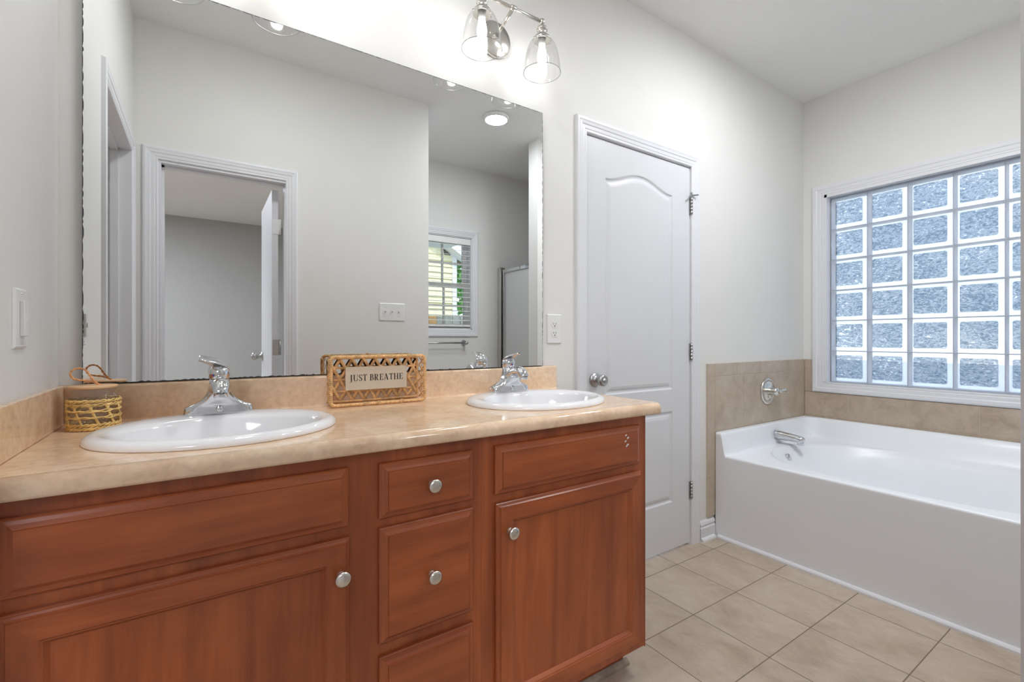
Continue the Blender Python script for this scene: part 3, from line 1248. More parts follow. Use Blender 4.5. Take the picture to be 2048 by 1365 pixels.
def knob(mbc):
    x, z = mbc
    mb = MB()
    mb.lathe([(0.0005, -0.001), (0.009, -0.001), (0.009, 0.002), (0.0055, 0.005), (0.0055, 0.012), (0.010, 0.016), (0.0155, 0.0185),
              (0.0165, 0.0215), (0.0155, 0.0245), (0.011, 0.0265), (0.0005, 0.0275)], (x, CF - G, z), 'y', 28)
    return mb


DRAWER = [(0, 0.0), (0, 0.0085), (0.0025, 0.0105), (0.0045, 0.0105), (0.0105, 0.0125), (0.0165, 0.0165), (0.0178, 0.0168), (0.0186, 0.020)]
DOORP = [(0, 0.0), (0, 0.0095), (0.002, 0.0115), (0.0035, 0.0115), (0.007, 0.014), (0.0095, 0.0175), (0.0102, 0.020), (0.046, 0.020), (0.049, 0.0175),
         (0.051, 0.0175), (0.056, 0.0115), (0.058, 0.009), (0.060, 0.009)]


def drawer(parent, x0, x1, z0, z1, name='drawer', kn=True):
    mb = MB()
    ring_slab(mb, map_cab, x0, x1, z0, z1, DRAWER, True, True, 0, 1, 0)
    o = mb.build(name, [M['wood_h'], M['wood_v']], parent)
    if kn:
        knob(((x0 + x1) / 2 + 0.002, (z0 + z1) / 2)).build('knob', M['nickel'], o)
    return o


def cdoor(parent, x0, x1, z0, z1, kx, kz, name='door'):
    mb = MB()
    ring_slab(mb, map_cab, x0, x1, z0, z1, DOORP, True, True, 0, 1, 1)
    o = mb.build(name, [M['wood_h'], M['wood_v']], parent)
    if kx is not None:
        knob((kx, kz)).build('knob', M['nickel'], o)
    return o


def carcass(parent, x0, x1, openings, endpanel_right=False):
    mb = MB()
    t = 0.018
    zb, zt = 0.098, 0.8695
    mb.box(x0, x0 + t, CF + t, -0.004, zb, zt, 1)
    mb.box(x1 - t, x1, CF + t, -0.004, zb, zt, 1)
    mb.box(x0 + t, x1 - t, CF + t, -0.004, zb, zb + t, 0)
    mb.box(x0, x1, CF, CF + t, zb, zt, 1)      # face frame
    return mb


left = thing('vanity_cabinet', 'cherry wood vanity cabinet with drawers under the left sink', 'cabinet', (0.15, -0.26, 0))
mb = carcass(left, XL + 0.002, 0.5968, None)
mb.build('body', [M['wood_h'], M['wood_v']], left)
mb = MB()
mb.box(XL + 0.002, 0.5968, -0.446, -0.430, 0.0, 0.098)
mb.build('toe_kick', M['wood_h'], left)
o = drawer(left, -0.262, 0.262, 0.712, 0.838, 'false_front', False)
cdoor(left, -0.262, 0.264, 0.126, 0.688, 0.243, 0.615)
drawer(left, 0.329, 0.569, 0.711, 0.8355)
drawer(left, 0.329, 0.569, 0.429, 0.690)
drawer(left, 0.329, 0.569, 0.126, 0.400)

right = thing('vanity_cabinet', 'cherry wood vanity cabinet with one wide door under the right sink', 'cabinet', (0.91, -0.26, 0))
mb = carcass(right, 0.5972, 1.222, None)
# thin lip at the outer stile
mb.box(1.222, 1.2245, CF - 0.001, -0.004, 0.094, 0.8695, 1)
mb.build('body', [M['wood_h'], M['wood_v']], right)
mb = MB()
mb.box(0.5972, 1.200, -0.446, -0.430, 0.0, 0.098)
mb.box(1.184, 1.200, -0.430, -0.004, 0.0, 0.098)
mb.build('toe_kick', M['wood_h'], right)
drawer(right, 0.634, 1.186, 0.709, 0.8365, 'false_front', False)
cdoor(right, 0.636, 1.192, 0.126, 0.685, 0.6725, 0.611)
mb = MB()
for x, z, a, b in ((1.112, 0.812, .0045, .0022), (1.121, 0.803, .005, .003), (1.110, 0.793, .0045, .0025), (1.119, 0.781, .006, .003), (1.115, 0.777, .004, .002)):
    mb.lathe([(0.0004, 0.0), (1.0, 0.0)], (0, 0, 0), 'y', 10) if False else None
    pts = [(x + a * math.cos(2 * PI * k / 10), CF - G - 0.0004, z + b * math.sin(2 * PI * k / 10) + a * 0.3 * math.cos(2 * PI * k / 10)) for k in range(10)]
    mb.add(pts + [(q[0], q[1] + 0.0006, q[2]) for q in pts], [tuple(range(10))] + [(k, (k + 1) % 10, (k + 1) % 10 + 10, k + 10) for k in range(10)])
c = mb.build('paint_chips', M['dust'], right)
c['label'] = 'white paint chips on the false drawer front'
mb = MB()
SH2 = [(0.0, 0.0), (0.016, 0.0), (0.016, 0.010), (0.011, 0.016), (0.004, 0.020), (0.0, 0.020)]
mb.loft([[(x, -0.4465 - p, h) for p, h in SH2] for x in (XL + 0.01, 1.214)], True, True, 0, False)
struct(mb.build('trim_vanity_shoe', M['gray_shoe']), 'worn grey shoe moulding along the vanity toe kick', 'trim')

# ================================================================== countertop with two sink cutouts
ct = thing('countertop', 'beige laminate countertop with rolled front edge and backsplash', 'countertop', (0.48, -0.27, CT))
SINKS = [(0.040, -0.292), (0.945, -0.292)]
SA, SB = 0.246, 0.208
CX0, CX1 = XL + 0.001, 1.262
YF = -0.538


def flat_with_holes(x0, x1, y0, y1, z, holes):
    bm = bmesh.new()
    def ring(pts):
        vs_ = [bm.verts.new(p) for p in pts]
        return [bm.edges.new((vs_[i], vs_[(i + 1) % len(vs_)])) for i in range(len(vs_))]
    e = ring([(x0, y0, z), (x1, y0, z), (x1, y1, z), (x0, y1, z)])
    for cx, cy, a, b in holes:
        e += ring([(cx + a * math.cos(2 * PI * k / 64), cy + b * math.sin(2 * PI * k / 64), z) for k in range(64)])
    bmesh.ops.triangle_fill(bm, use_beauty=True, use_dissolve=False, edges=e)
    v = [tuple(q.co) for q in bm.verts]
    bm.verts.index_update()
    f = [tuple(q.index for q in fc.verts) for fc in bm.faces]
    bm.free()
    return v, f


mb = MB()
holes = [(cx, cy, SA - 0.02, SB - 0.02) for cx, cy in SINKS]
v, f = flat_with_holes(CX0, CX1, YF, -0.020, CT, holes)
mb.add(v, f)
v, f = flat_with_holes(CX0, CX1, YF, -0.001, CT - 0.030, holes)
mb.add(v, f)
for cx, cy, a, b in holes:
    L0 = [(cx + a * math.cos(2 * PI * k / 64), cy + b * math.sin(2 * PI * k / 64), CT) for k in range(64)]
    mb.loft([L0, [(p[0], p[1], CT - 0.030) for p in L0]], False, False)
# rolled front nose
nose = [(YF, CT)]
for k in range(1, 9):
    a = PI / 2 * k / 8
    nose.append((YF - 0.019 * math.sin(a), CT - 0.019 * (1 - math.cos(a))))
nose += [(YF - 0.019, CT - 0.030), (YF - 0.017, CT - 0.035), (YF - 0.012, CT - 0.0355), (YF, CT - 0.0355), (YF, CT - 0.030)]
mb.loft([[(x, y, z) for y, z in nose] for x in (CX0, CX1 - 0.004)], True, False, 0, True)
# slightly rounded right end of the nose
mb.loft([[(CX1 - 0.004, y, z) for y, z in nose], [(CX1 - 0.001, YF + (y - YF) * 0.97, CT - 0.0178 + (z - CT + 0.0178) * 0.985) for y, z in nose],
         [(CX1, YF + (y - YF) * 0.90, CT - 0.0178 + (z - CT + 0.0178) * 0.93) for y, z in nose]], False, True, 0, True)
mb.add([(CX1, YF, CT), (CX1, -0.020, CT), (CX1, -0.020, CT - 0.030), (CX1, YF, CT - 0.030)], [(0, 1, 2, 3)])
mb.add([(CX0, YF, CT), (CX0, -0.020, CT), (CX0, -0.020, CT - 0.030), (CX0, YF, CT - 0.030)], [(0, 1, 2, 3)])
mb.add([(CX0, -0.001, CT - 0.03), (CX1, -0.001, CT - 0.03), (CX1, -0.001, CT), (CX0, -0.001, CT)], [(0, 1, 2, 3)])
mb.build('slab', M['laminate'], ct)
# backsplash with coved foot and rounded top
bs = []
for k in range(6):
    a = PI / 2 * k / 5
    bs.append((-0.020 - 0.008 * (1 - math.sin(a)), CT + 0.008 * (1 - math.cos(a))))
for k in range(6):
    a = PI / 2 * k / 5
    bs.append((-0.020 + 0.009 * (1 - math.cos(a)), CT + 0.089 + 0.009 * math.sin(a)))
bs += [(-0.001, CT + 0.098), (-0.001, CT), (-0.02, CT - 0.0002)]
mb = MB()
mb.loft([[(x, y, z) for y, z in bs] for x in (CX0, 1.2515)], True, False, 0, True)
mb.loft([[(1.2515, y, z) for y, z in bs], [(1.2545, -0.001 + (y + 0.001) * 0.93, CT + (z - CT) * 0.985) for y, z in bs],
         [(1.256, -0.001 + (y + 0.001) * 0.75, CT + (z - CT) * 0.95) for y, z in bs]], False, True, 0, True)
mb.build('backsplash', M['laminate'], ct)
mb = MB()
mb.box(XL + 0.0005, XL + 0.0135, -0.553, -0.0205, CT + 0.0008, CT + 0.097)
mb.build('side_splash', M['laminate'], ct, bevel=0.0015)


# ================================================================== sinks
def make_sink(cx, cy, label):
    t = thing('sink', label, 'sink', (cx, cy, CT), 'oval drop-in sinks in the countertop')
    n = 96
    mb = MB()

    def el(a, b, dy, z, e=2.0):
        L = []
        for k in range(n):
            th = 2 * PI * k / n
            c, s = math.cos(th), math.sin(th)
            L.append((cx + a * math.copysign(abs(c) ** (2 / e), c), cy + dy + b * math.copysign(abs(s) ** (2 / e), s), z))
        return L
    loops = [el(SA - 0.001, SB - 0.001, 0, CT + 0.0006), el(SA, SB, 0, CT + 0.003), el(SA - 0.002, SB - 0.002, 0, CT + 0.010), el(SA - 0.009, SB - 0.008, 0, CT + 0.0165),
             el(SA - 0.020, SB - 0.018, -0.001, CT + 0.0195), el(SA - 0.030, SB - 0.032, -0.010, CT + 0.0185), el(SA - 0.040, SB - 0.046, -0.022, CT + 0.016),
             el(SA - 0.046, SB - 0.053, -0.0265, CT + 0.012), el(SA - 0.051, SB - 0.058, -0.027, CT + 0.004),
             el(SA - 0.060, SB - 0.066, -0.026, CT - 0.03), el(SA - 0.078, SB - 0.080, -0.024, CT - 0.075), el(SA - 0.108, SB - 0.102, -0.020, CT - 0.110),
             el(SA - 0.150, SB - 0.132, -0.015, CT - 0.130), el(0.05, 0.042, -0.01, CT - 0.139), el(0.022, 0.022, -0.01, CT - 0.142)]
    mb.loft(loops, False, True)
    # underside shell
    mb.loft([el(SA - 0.001, SB - 0.001, 0, CT + 0.0006), el(SA - 0.024, SB - 0.024, 0, CT + 0.0006), el(SA - 0.05, SB - 0.055, -0.02, CT - 0.035),
             el(SA - 0.09, SB - 0.085, -0.02, CT - 0.10), el(0.08, 0.06, -0.01, CT - 0.150), el(0.022, 0.022, -0.01, CT - 0.155)], False, True)
    mb.build('basin', M['porcelain'], t)
    mb = MB()
    mb.lathe([(0.0005, -0.1385), (0.014, -0.1385), (0.021, -0.1405), (0.022, -0.1425), (0.0005, -0.1425)], (cx, cy - 0.01, CT), 'z', 24)
    mb.build('drain', M['chrome'], t)
    return t


make_sink(SINKS[0][0], SINKS[0][1], 'white oval drop-in sink left, next to the straw wrapped jar')
make_sink(SINKS[1][0], SINKS[1][1], 'white oval drop-in sink right, nearest the door')


# ================================================================== faucets
def make_faucet(cx, cy, label, rot):
    z0 = CT + 0.0172
    t = thing('faucet', label, 'faucet', (cx, cy, z0), 'chrome single lever faucets')
    mb = MB()
    # body: hexagonal foot sweeping up to a round neck
    secs = [  # z, half width, half depth back, half depth front, squareness
        (0.000, 0.0775, 0.027, 0.029, 5.0), (0.004, 0.078, 0.027, 0.029, 5.0), (0.020, 0.0755, 0.0255, 0.030, 5.0), (0.024, 0.066, 0.024, 0.031, 4.4),
        (0.030, 0.053, 0.023, 0.035, 3.8), (0.038, 0.0405, 0.0225, 0.041, 3.2), (0.050, 0.0310, 0.022, 0.050, 2.8),
        (0.062, 0.0265, 0.0215, 0.056, 2.4), (0.072, 0.0245, 0.0215, 0.050, 2.2), (0.080, 0.0230, 0.0215, 0.028, 2.1), (0.086, 0.0225, 0.0215, 0.0225, 2.0), (0.090, 0.0215, 0.0205, 0.0215, 2.0)]
    n = 48
    loops = []
    for z, w, db, df, e in secs:
        L = []
        for k in range(n):
            th = 2 * PI * k / n
            c, s = math.cos(th), math.sin(th)
            d = db if s > 0 else df
            L.append((cx + w * math.copysign(abs(c) ** (2 / e), c), cy + d * math.copysign(abs(s) ** (2 / e), s), z0 + z))
        loops.append(L)
    mb.loft(loops, True, True)
    body = mb.build('body', M['chrome'], t)
    # spout
    mb = MB()
    path = [(-0.002, 0.044), (-0.018, 0.056), (-0.036, 0.068), (-0.055, 0.0765), (-0.073, 0.0785), (-0.087, 0.0745), (-0.096, 0.0665), (-0.0985, 0.0600)]
    rr_ = [0.024, 0.0235, 0.0215, 0.019, 0.0175, 0.0165, 0.0157, 0.0150]
    # densify with catmull-rom
    pts, rads = [], []
    for i in range(len(path) - 1):
        p0, p1, p2, p3 = path[max(i - 1, 0)], path[i], path[i + 1], path[min(i + 2, len(path) - 1)]
        for s in range(4):
            u = s / 4
            q = []
            for d in (0, 1):
                q.append(0.5 * (2 * p1[d] + (p2[d] - p0[d]) * u + (2 * p0[d] - 5 * p1[d] + 4 * p2[d] - p3[d]) * u * u + (3 * p1[d] - p0[d] - 3 * p2[d] + p3[d]) * u ** 3))
            pts.append((cx, cy + q[0], z0 + q[1]))
            rads.append(rr_[i] + (rr_[i + 1] - rr_[i]) * u)
    pts.append((cx, cy + path[-1][0], z0 + path[-1][1]))
    rads.append(rr_[-1])
    mb.tube(pts, rads, 24, upv=(1, 0, 0), flat=1.18)
    sp = mb.build('spout', M['chrome'], t)
    mb = MB()
    mb.lathe([(0.0145, 0.0605), (0.0148, 0.052), (0.013, 0.0505), (0.0105, 0.0505), (0.0105, 0.053)], (cx, cy - 0.0985, z0), 'z', 24)
    mb.build('aerator', M['chrome'], sp)
    mb = MB()
    mb.lathe([(0.0105, 0.0515), (0.0005, 0.0515)], (cx, cy - 0.0985, z0), 'z', 20)
    mb.build('outlet_screen', M['slot'], sp)
    # handle: cap and lever, turned about the neck
    mb = MB()
    mb.lathe([(0.0225, 0.0905), (0.0235, 0.092), (0.0235, 0.107), (0.022, 0.114), (0.018, 0.120), (0.010, 0.1235), (0.0005, 0.1245)], (cx, cy, z0), 'z', 32, cap0=True)
    cr, sr = math.cos(rot), math.sin(rot)

    def R(x, y, z):     # local lever frame: forward is -y
        return (cx + x * cr - y * sr, cy + x * sr + y * cr, z0 + z)
    lev = [(0.022, 0.096, 0.008, 0.005), (0.021, 0.108, 0.015, 0.0055), (0.013, 0.119, 0.020, 0.006), (0.0, 0.127, 0.0215, 0.0055), (-0.016, 0.1325, 0.019, 0.0045), (-0.034, 0.1365, 0.0155, 0.0038),
           (-0.050, 0.1395, 0.0120, 0.0033), (-0.064, 0.1420, 0.0090, 0.0028), (-0.069, 0.1428, 0.0045, 0.0022)]
    loops = []
    for y, z, w, h in lev:
        loops.append([R(w * math.cos(2 * PI * k / 20), y, z + h * math.sin(2 * PI * k / 20) - 0.25 * w * (math.cos(2 * PI * k / 20) ** 2)) for k in range(20)])
    mb.loft(loops, True, True)
    hd = mb.build('handle', M['chrome'], t)
    mb = MB()
    a = rot - PI / 2
    c0 = Vector((cx + 0.0236 * math.cos(a), cy + 0.0236 * math.sin(a), z0 + 0.100))
    tt = Vector((-math.sin(a), math.cos(a), 0))
    rr2 = Vector((math.cos(a), math.sin(a), 0)) * 0.0004
    for sgn, mi in ((-1, 0), (1, 1)):
        pts = [c0 + rr2 + tt * (sgn * 0.0036 * math.sin(PI * k / 8)) + Vector((0, 0, 0.0036 * math.cos(PI * k / 8))) for k in range(9)]
        mb.add(pts, [tuple(range(9))], mi)
    mb.build('temperature_dot', [M['red'], M['blue']], hd)
    # lift rod behind
    mb = MB()
    mb.tube([(cx, cy + 0.024, z0 + 0.0), (cx, cy + 0.024, z0 + 0.088)], 0.0025, 8)
    mb.lathe([(0.0005, 0.086), (0.005, 0.086), (0.0065, 0.091), (0.005, 0.097), (0.0005, 0.099)], (cx, cy + 0.024, z0), 'z', 14)
    mb.build('lift_rod', M['chrome'], t)
    # small round boss on the body front
    mb = MB()
    mb.lathe([(0.0005, 0.0), (0.0085, 0.0), (0.0085, 0.002), (0.006, 0.004), (0.0005, 0.0045)], (cx, cy - 0.0305, z0 + 0.0135), 'y', 18)
    mb.build('front_plug', M['chrome'], t)
    return t


make_faucet(0.036, -0.118, 'chrome faucet on the left sink, its lever turned sideways', math.radians(-38))
make_faucet(0.945, -0.118, 'chrome faucet on the right sink, its lever pointing forward', 0.0)

# ================================================================== mirror
mr = thing('mirror', 'large frameless wall mirror above the backsplash', 'mirror', (0.47, 0, 1.0))
MX0, MX1, MZ0, MZ1 = -0.2485, 1.181, CT + 0.0995, 2.061
mb = MB()
mb.box(MX0, MX1, -0.018, -0.0005, MZ0, MZ1)
mb.build('mirror_backing', M['mirror_edge'], mr)
mb = MB()
mb.box(MX0 + 0.001, MX1 - 0.001, -0.0184, -0.0181, MZ0 + 0.0012, MZ1 - 0.001)
mb.build('mirror_glass', M['mirror'], mr)
# worn silvering along the bottom and top edge
mb = MB()
random.seed(3)
x = MX0 + 0.003
while x < MX1 - 0.01:
    w = random.uniform(0.004, 0.022)
    h = random.uniform(0.001, 0.0032) if x < 0.9 else random.uniform(0.0003, 0.0008)
    mb.add([(x, -0.01855, MZ0 + 0.0012), (x + w, -0.01855, MZ0 + 0.0012), (x + w * 0.8, -0.01855, MZ0 + h), (x + w * 0.5, -0.01855, MZ0 + h * 1.2), (x + w * 0.2, -0.01855, MZ0 + h * 0.8)], [(0, 1, 2, 3, 4)])
    x += w
x = MX0 + 0.003
while x < MX1 - 0.03:
    w = random.uniform(0.01, 0.05)
    h = random.uniform(0.0005, 0.0022)
    mb.add([(x, -0.01855, MZ1 - 0.001), (x + w, -0.01855, MZ1 - 0.001), (x + w * 0.8, -0.01855, MZ1 - 0.001 - h), (x + w * 0.2, -0.01855, MZ1 - 0.001 - h)], [(0, 1, 2, 3)])
    x += w
z = MZ0
while z < MZ1 - 0.03:
    h = random.uniform(0.01, 0.05)
    w = random.uniform(0.0006, 0.0024)
    mb.add([(MX0 + 0.001, -0.01855, z), (MX0 + 0.001, -0.01855, z + h), (MX0 + 0.001 + w, -0.01855, z + h * 0.7), (MX0 + 0.001 + w, -0.01855, z + h * 0.3)], [(0, 1, 2, 3)])
    mb.add([(MX1 - 0.001, -0.01855, z), (MX1 - 0.001, -0.01855, z + h), (MX1 - 0.001 - w, -0.01855, z + h * 0.7), (MX1 - 0.001 - w, -0.01855, z + h * 0.3)], [(0, 1, 2, 3)])
    z += h
e = mb.build('worn_edge', M['mirror_edge'], mr)
e['label'] = 'dark worn silvering along the edges'


# ================================================================== vanity lights
def make_light(cx, label):
    bz, by = 2.336, -0.139
    t = thing('vanity_light', label, 'wall light', (cx, 0, 2.295), 'two lamp vanity lights above the mirror')
    mb = MB()
    mb.lathe([(0.0005, 0.001), (0.070, 0.001), (0.070, 0.014), (0.066, 0.019), (0.0005, 0.020)], (cx, 0, 2.290), 'y', 48)
    mb.build('backplate', M['nickel'], t)
    mb = MB()
    mb.tube([(cx, -0.018, 2.298), (cx, by, bz)], 0.0075, 14)
    mb.lathe([(0.0005, 0.0), (0.013, 0.0), (0.012, 0.006), (0.009, 0.010)], (cx, -0.018, 2.298), 'y', 18)
    mb.build('arm', M['nickel'], t)
    hw = 0.133
    mb = MB()
    mb.tube([(cx - hw, by, bz), (cx + hw, by, bz)], 0.0065, 14)
    mb.lathe([(0.0065, -0.012), (0.010, -0.010), (0.011, 0.0), (0.010, 0.010), (0.0065, 0.012)], (cx, by, bz), 'x', 18)
    for s in (-1, 1):
        mb.lathe([(0.0005, -0.0115), (0.008, -0.009), (0.0115, 0.0), (0.008, 0.009), (0.0005, 0.0115)], (cx + s * hw, by, bz), 'z', 18)
    mb.build('crossbar', M['nickel'], t)
    for s in (-1, 1):
        x = cx + s * hw
        mb = MB()
        mb.lathe([(0.004, 2.328), (0.006, 2.322), (0.012, 2.320), (0.018, 2.314), (0.021, 2.307), (0.021, 2.303), (0.0165, 2.302), (0.0165, 2.282),
                  (0.019, 2.281), (0.030, 2.276), (0.0325, 2.270), (0.0325, 2.262), (0.031, 2.262), (0.018, 2.268), (0.0005, 2.268)], (x, by, 0), 'z', 32, cap0=True)
        for a in (0.6, 2.7, 4.8):
            mb.lathe([(0.0005, 0.031), (0.003, 0.031), (0.0035, 0.038), (0.0005, 0.040)], (x, by, 2.266), 'x' if a > 2 else '+x', 8) if a < 4 else None
        so = mb.build('socket', M['nickel'], t)
        mb = MB()
        prof = [(0.0295, 2.270), (0.035, 2.265), (0.044, 2.256), (0.052, 2.243), (0.0585, 2.226), (0.064, 2.204), (0.068, 2.182), (0.0705, 2.160), (0.0718, 2.141)]
        inner = [(r - 0.0018, z) for r, z in prof[::-1]]
        mb.lathe(prof + [(0.0722, 2.1395), (0.0705, 2.1388)] + inner, (x, by, 0), 'z', 48)
        mb.build('glass_shade', M['shade_glass'], so)
        mb = MB()
        mb.lathe([(0.0722, 2.1400), (0.0726, 2.1388), (0.0715, 2.1378), (0.0702, 2.1388), (0.0708, 2.1400), (0.0722, 2.1400)], (x, by, 0), 'z', 48)
        r_ = mb.build('shade_rim', M['steel'], so)
        mb = MB()
        mb.lathe([(0.0005, 2.1745), (0.006, 2.176), (0.012, 2.181), (0.0165, 2.191), (0.0175, 2.203), (0.016, 2.218), (0.0125, 2.234), (0.011, 2.246)], (x, by, 0), 'z', 24)
        mb.build('bulb', M['bulb'], so)
        mb = MB()
        mb.lathe([(0.011, 2.246), (0.0135, 2.248), (0.0135, 2.268)], (x, by, 0), 'z', 20)
        mb.build('bulb_base', M['plastic'], so)
    return t


make_light(0.952, 'two lamp vanity light with clear glass bells above the right sink')
make_light(0.065, 'two lamp vanity light above the left sink, only its glass edges visible in the mirror')


# ================================================================== outlet and switches
def plate(mb, mp, a0, a1, z0, z1, t=0.0055):
    mb.loft([[mp(a0, 0.0, z0), mp(a1, 0.0, z0), mp(a1, 0.0, z1), mp(a0, 0.0, z1)],
             [mp(a0, 0.002, z0), mp(a1, 0.002, z0), mp(a1, 0.002, z1), mp(a0, 0.002, z1)],
             [mp(a0 + .004, t, z0 + .004), mp(a1 - .004, t, z0 + .004), mp(a1 - .004, t, z1 - .004), mp(a0 + .004, t, z1 - .004)]], True, True, 0, False)


ol = thing('outlet', 'white duplex electrical outlet on the wall between mirror and door', 'outlet', (1.2545, 0, 1.159))
mb = MB()
plate(mb, map_back, 1.2145, 1.294, 1.096, 1.222)
mb.build('cover_plate', M['plastic'], ol)
for zc in (1.1395, 1.1785):
    mb = MB()
    pts = []
    for k in range(40):
        a = 2 * PI * k / 40
        pts.append((1.2545 + 0.0172 * math.cos(a), max(-0.0135, min(0.0135, 0.0172 * math.sin(a)))))
    mb.loft([[(px_, -0.0053, zc + pz_) for px_, pz_ in pts], [(px_, -0.0072, zc + pz_) for px_, pz_ in pts]], False, True, 0, False)
    s = mb.build('socket_face', M['plastic'], ol)
    mb = MB()
    mb.box(1.2545 - 0.0078, 1.2545 - 0.0056, -0.0076, -0.0071, zc - 0.0015, zc + 0.0065)
    mb.box(1.2545 + 0.0052, 1.2545 + 0.0074, -0.0076, -0.0071, zc - 0.0005, zc + 0.0065)
    mb.lathe([(0.0028, 0.0071), (0.0028, 0.0076), (0.0004, 0.0076)], (1.2545, 0, zc - 0.0068), 'y', 12)
    mb.build('slots', M['slot'], s)
mb = MB()
mb.lathe([(0.0024, 0.0054), (0.0024, 0.0064), (0.0004, 0.0066)], (1.2545, 0, 1.159), 'y', 12)
mb.build('screw', M['plastic'], ol)

dm = thing('dimmer_switch', 'white rectangular dimmer switch on the left wall', 'light switch', (XL, -0.297, 1.155))
mb = MB()
plate(mb, map_left, -0.3345, -0.2595, 1.098, 1.2135)
mb.build('cover_plate', M['plastic'], dm)
mb = MB()
mb.box(XL + 0.0055, XL + 0.0125, -0.3095, -0.2855, 1.122, 1.190)
mb.build('paddle', M['plastic'], dm, bevel=0.0015)
mb = MB()
mb.box(XL + 0.0125, XL + 0.0150, -0.2930, -0.2905, 1.150, 1.163)
mb.build('slider', M['plastic'], dm)
for z in (1.108, 1.2035):
    mb = MB()
    mb.lathe([(0.0022, 0.0054), (0.0022, 0.0062), (0.0004, 0.0064)], (XL, -0.297, z), '+x', 10)
    mb.build('screw', M['nickel'], dm)

ts = thing('toggle_switch', 'white triple toggle switch plate on the opposite wall seen in the mirror', 'light switch', (1.05, WF, 1.296))
mb = MB()
plate(mb, map_front, 0.966, 1.138, 1.236, 1.354)
mb.build('cover_plate', M['plastic'], ts)
for x in (1.006, 1.052, 1.098):
    mb = MB()
    mb.box(x - 0.005, x + 0.005, WF + 0.0055, WF + 0.0068, 1.283, 1.307)
    mb.loft([[(x - .0042, WF + 0.006, 1.290), (x + .0042, WF + 0.006, 1.290), (x + .0042, WF + 0.006, 1.300), (x - .0042, WF + 0.006, 1.300)],
             [(x - .0032, WF + 0.017, 1.2985), (x + .0032, WF + 0.017, 1.2985), (x + .0032, WF + 0.017, 1.305), (x - .0032, WF + 0.017, 1.305)]], True, True, 0, False)
    mb.build('toggle', M['plastic'], ts)
    for z in (1.265, 1.325):
        mb = MB()
        mb.lathe([(0.0024, 0.0054), (0.0024, 0.0062), (0.0004, 0.0064)], (x, WF, z), '+y', 10)
        mb.build('screw', M['steel'], ts)

# ================================================================== glass jar with straw sleeve
JX, JY, JR = -0.2145, -0.0985, 0.0465
jr = thing('jar', 'glass jar with wooden lid and straw sleeve in the counter corner', 'jar', (JX, JY, CT))
mb = MB()
prof = [(0.0005, 0.004), (0.038, 0.004), (0.0445, 0.009), (0.0455, 0.020), (0.0455, 0.066), (0.0448, 0.073), (0.0420, 0.079), (0.0380, 0.083),
        (0.0370, 0.086), (0.0405, 0.090), (0.0410, 0.094), (0.0385, 0.0955)]
inner = [(max(0.0005, r - 0.0022), h - (0.0 if h > 0.01 else -0.003)) for r, h in prof[::-1]]
mb.lathe([(r, h + CT) for r, h in prof], (JX, JY, 0), 'z', 48)
mb.build('glass_body', M['jar_glass'], jr)
mb = MB()
mb.lathe([(0.0005, CT + 0.0958), (0.0425, CT + 0.0958), (0.0440, CT + 0.0970), (0.0440, CT + 0.1010), (0.0430, CT + 0.1022), (0.0005, CT + 0.1026)], (JX, JY, 0), 'z', 48)
ld = mb.build('lid', M['lid'], jr)
# rope loop standing up from the lid
pts = []
for k in range(33):
    u = k / 32
    a = -PI / 2 + 2 * PI * u
    lx = -0.031 + 0.0 * u
    rx, rz = 0.0195, 0.0185
    X = -0.014 + rx * math.cos(a) * (1.0) - 0.008
    Z = 0.0335 + rz * math.sin(a)
    pts.append((X, Z))
path = [(JX + 0.014, JY - 0.004, CT + 0.101), (JX + 0.006, JY - 0.002, CT + 0.112)]
loop = [(-0.004, 0.120), (-0.010, 0.132), (-0.018, 0.141), (-0.029, 0.143), (-0.038, 0.137), (-0.040, 0.128), (-0.034, 0.119), (-0.022, 0.115), (-0.010, 0.113), (0.002, 0.109), (0.011, 0.101)]
path = [(JX + 0.012, JY - 0.004, CT + 0.101), (JX + 0.004, JY - 0.004, CT + 0.109)] + [(JX + a, JY - 0.004 + 0.003 * math.sin(i), CT + b) for i, (a, b) in enumerate(loop)]
pts = []
for i in range(len(path) - 1):
    p0, p1, p2, p3 = (Vector(path[max(i - 1, 0)]), Vector(path[i]), Vector(path[i + 1]), Vector(path[min(i + 2, len(path) - 1)]))
    for s in range(4):
        u = s / 4
        pts.append(0.5 * (2 * p1 + (p2 - p0) * u + (2 * p0 - 5 * p1 + 4 * p2 - p3) * u * u + (3 * p1 - p0 - 3 * p2 + p3) * u ** 3))
pts.append(Vector(path[-1]))
mb = MB()
# two twisted strands
for ph in (0, PI):
    q = []
    for i, p in enumerate(pts):
        a = i * 1.1 + ph
        t_ = (pts[min(i + 1, len(pts) - 1)] - pts[max(i - 1, 0)]).normalized()
        u = Vector((0, 1, 0))
        w = t_.cross(u).normalized()
        q.append(p + u * (0.0011 * math.cos(a)) + w * (0.0011 * math.sin(a)))
    mb.tube(q, 0.0015, 8)
mb.build('rope_loop', M['rope'], ld)
# straw sleeve: braided bands top and bottom, two middle rows and slanting stays
mb = MB()


def ring_strand(zc, r, rad, wob=0.0, freq=18, ph=0.0, zamp=0.002, ramp_=0.001, flat=1.0):
    n = 180
    P = []
    for k in range(n):
        a = 2 * PI * k / n
        rr = r + ramp_ * math.cos(freq * a + ph)
        P.append((JX + rr * math.cos(a), JY + rr * math.sin(a), CT + zc + zamp * math.sin(freq * a + ph) + wob * math.sin(3 * a + ph)))
    mb.tube(P, rad, 6, closed=True, flat=flat)


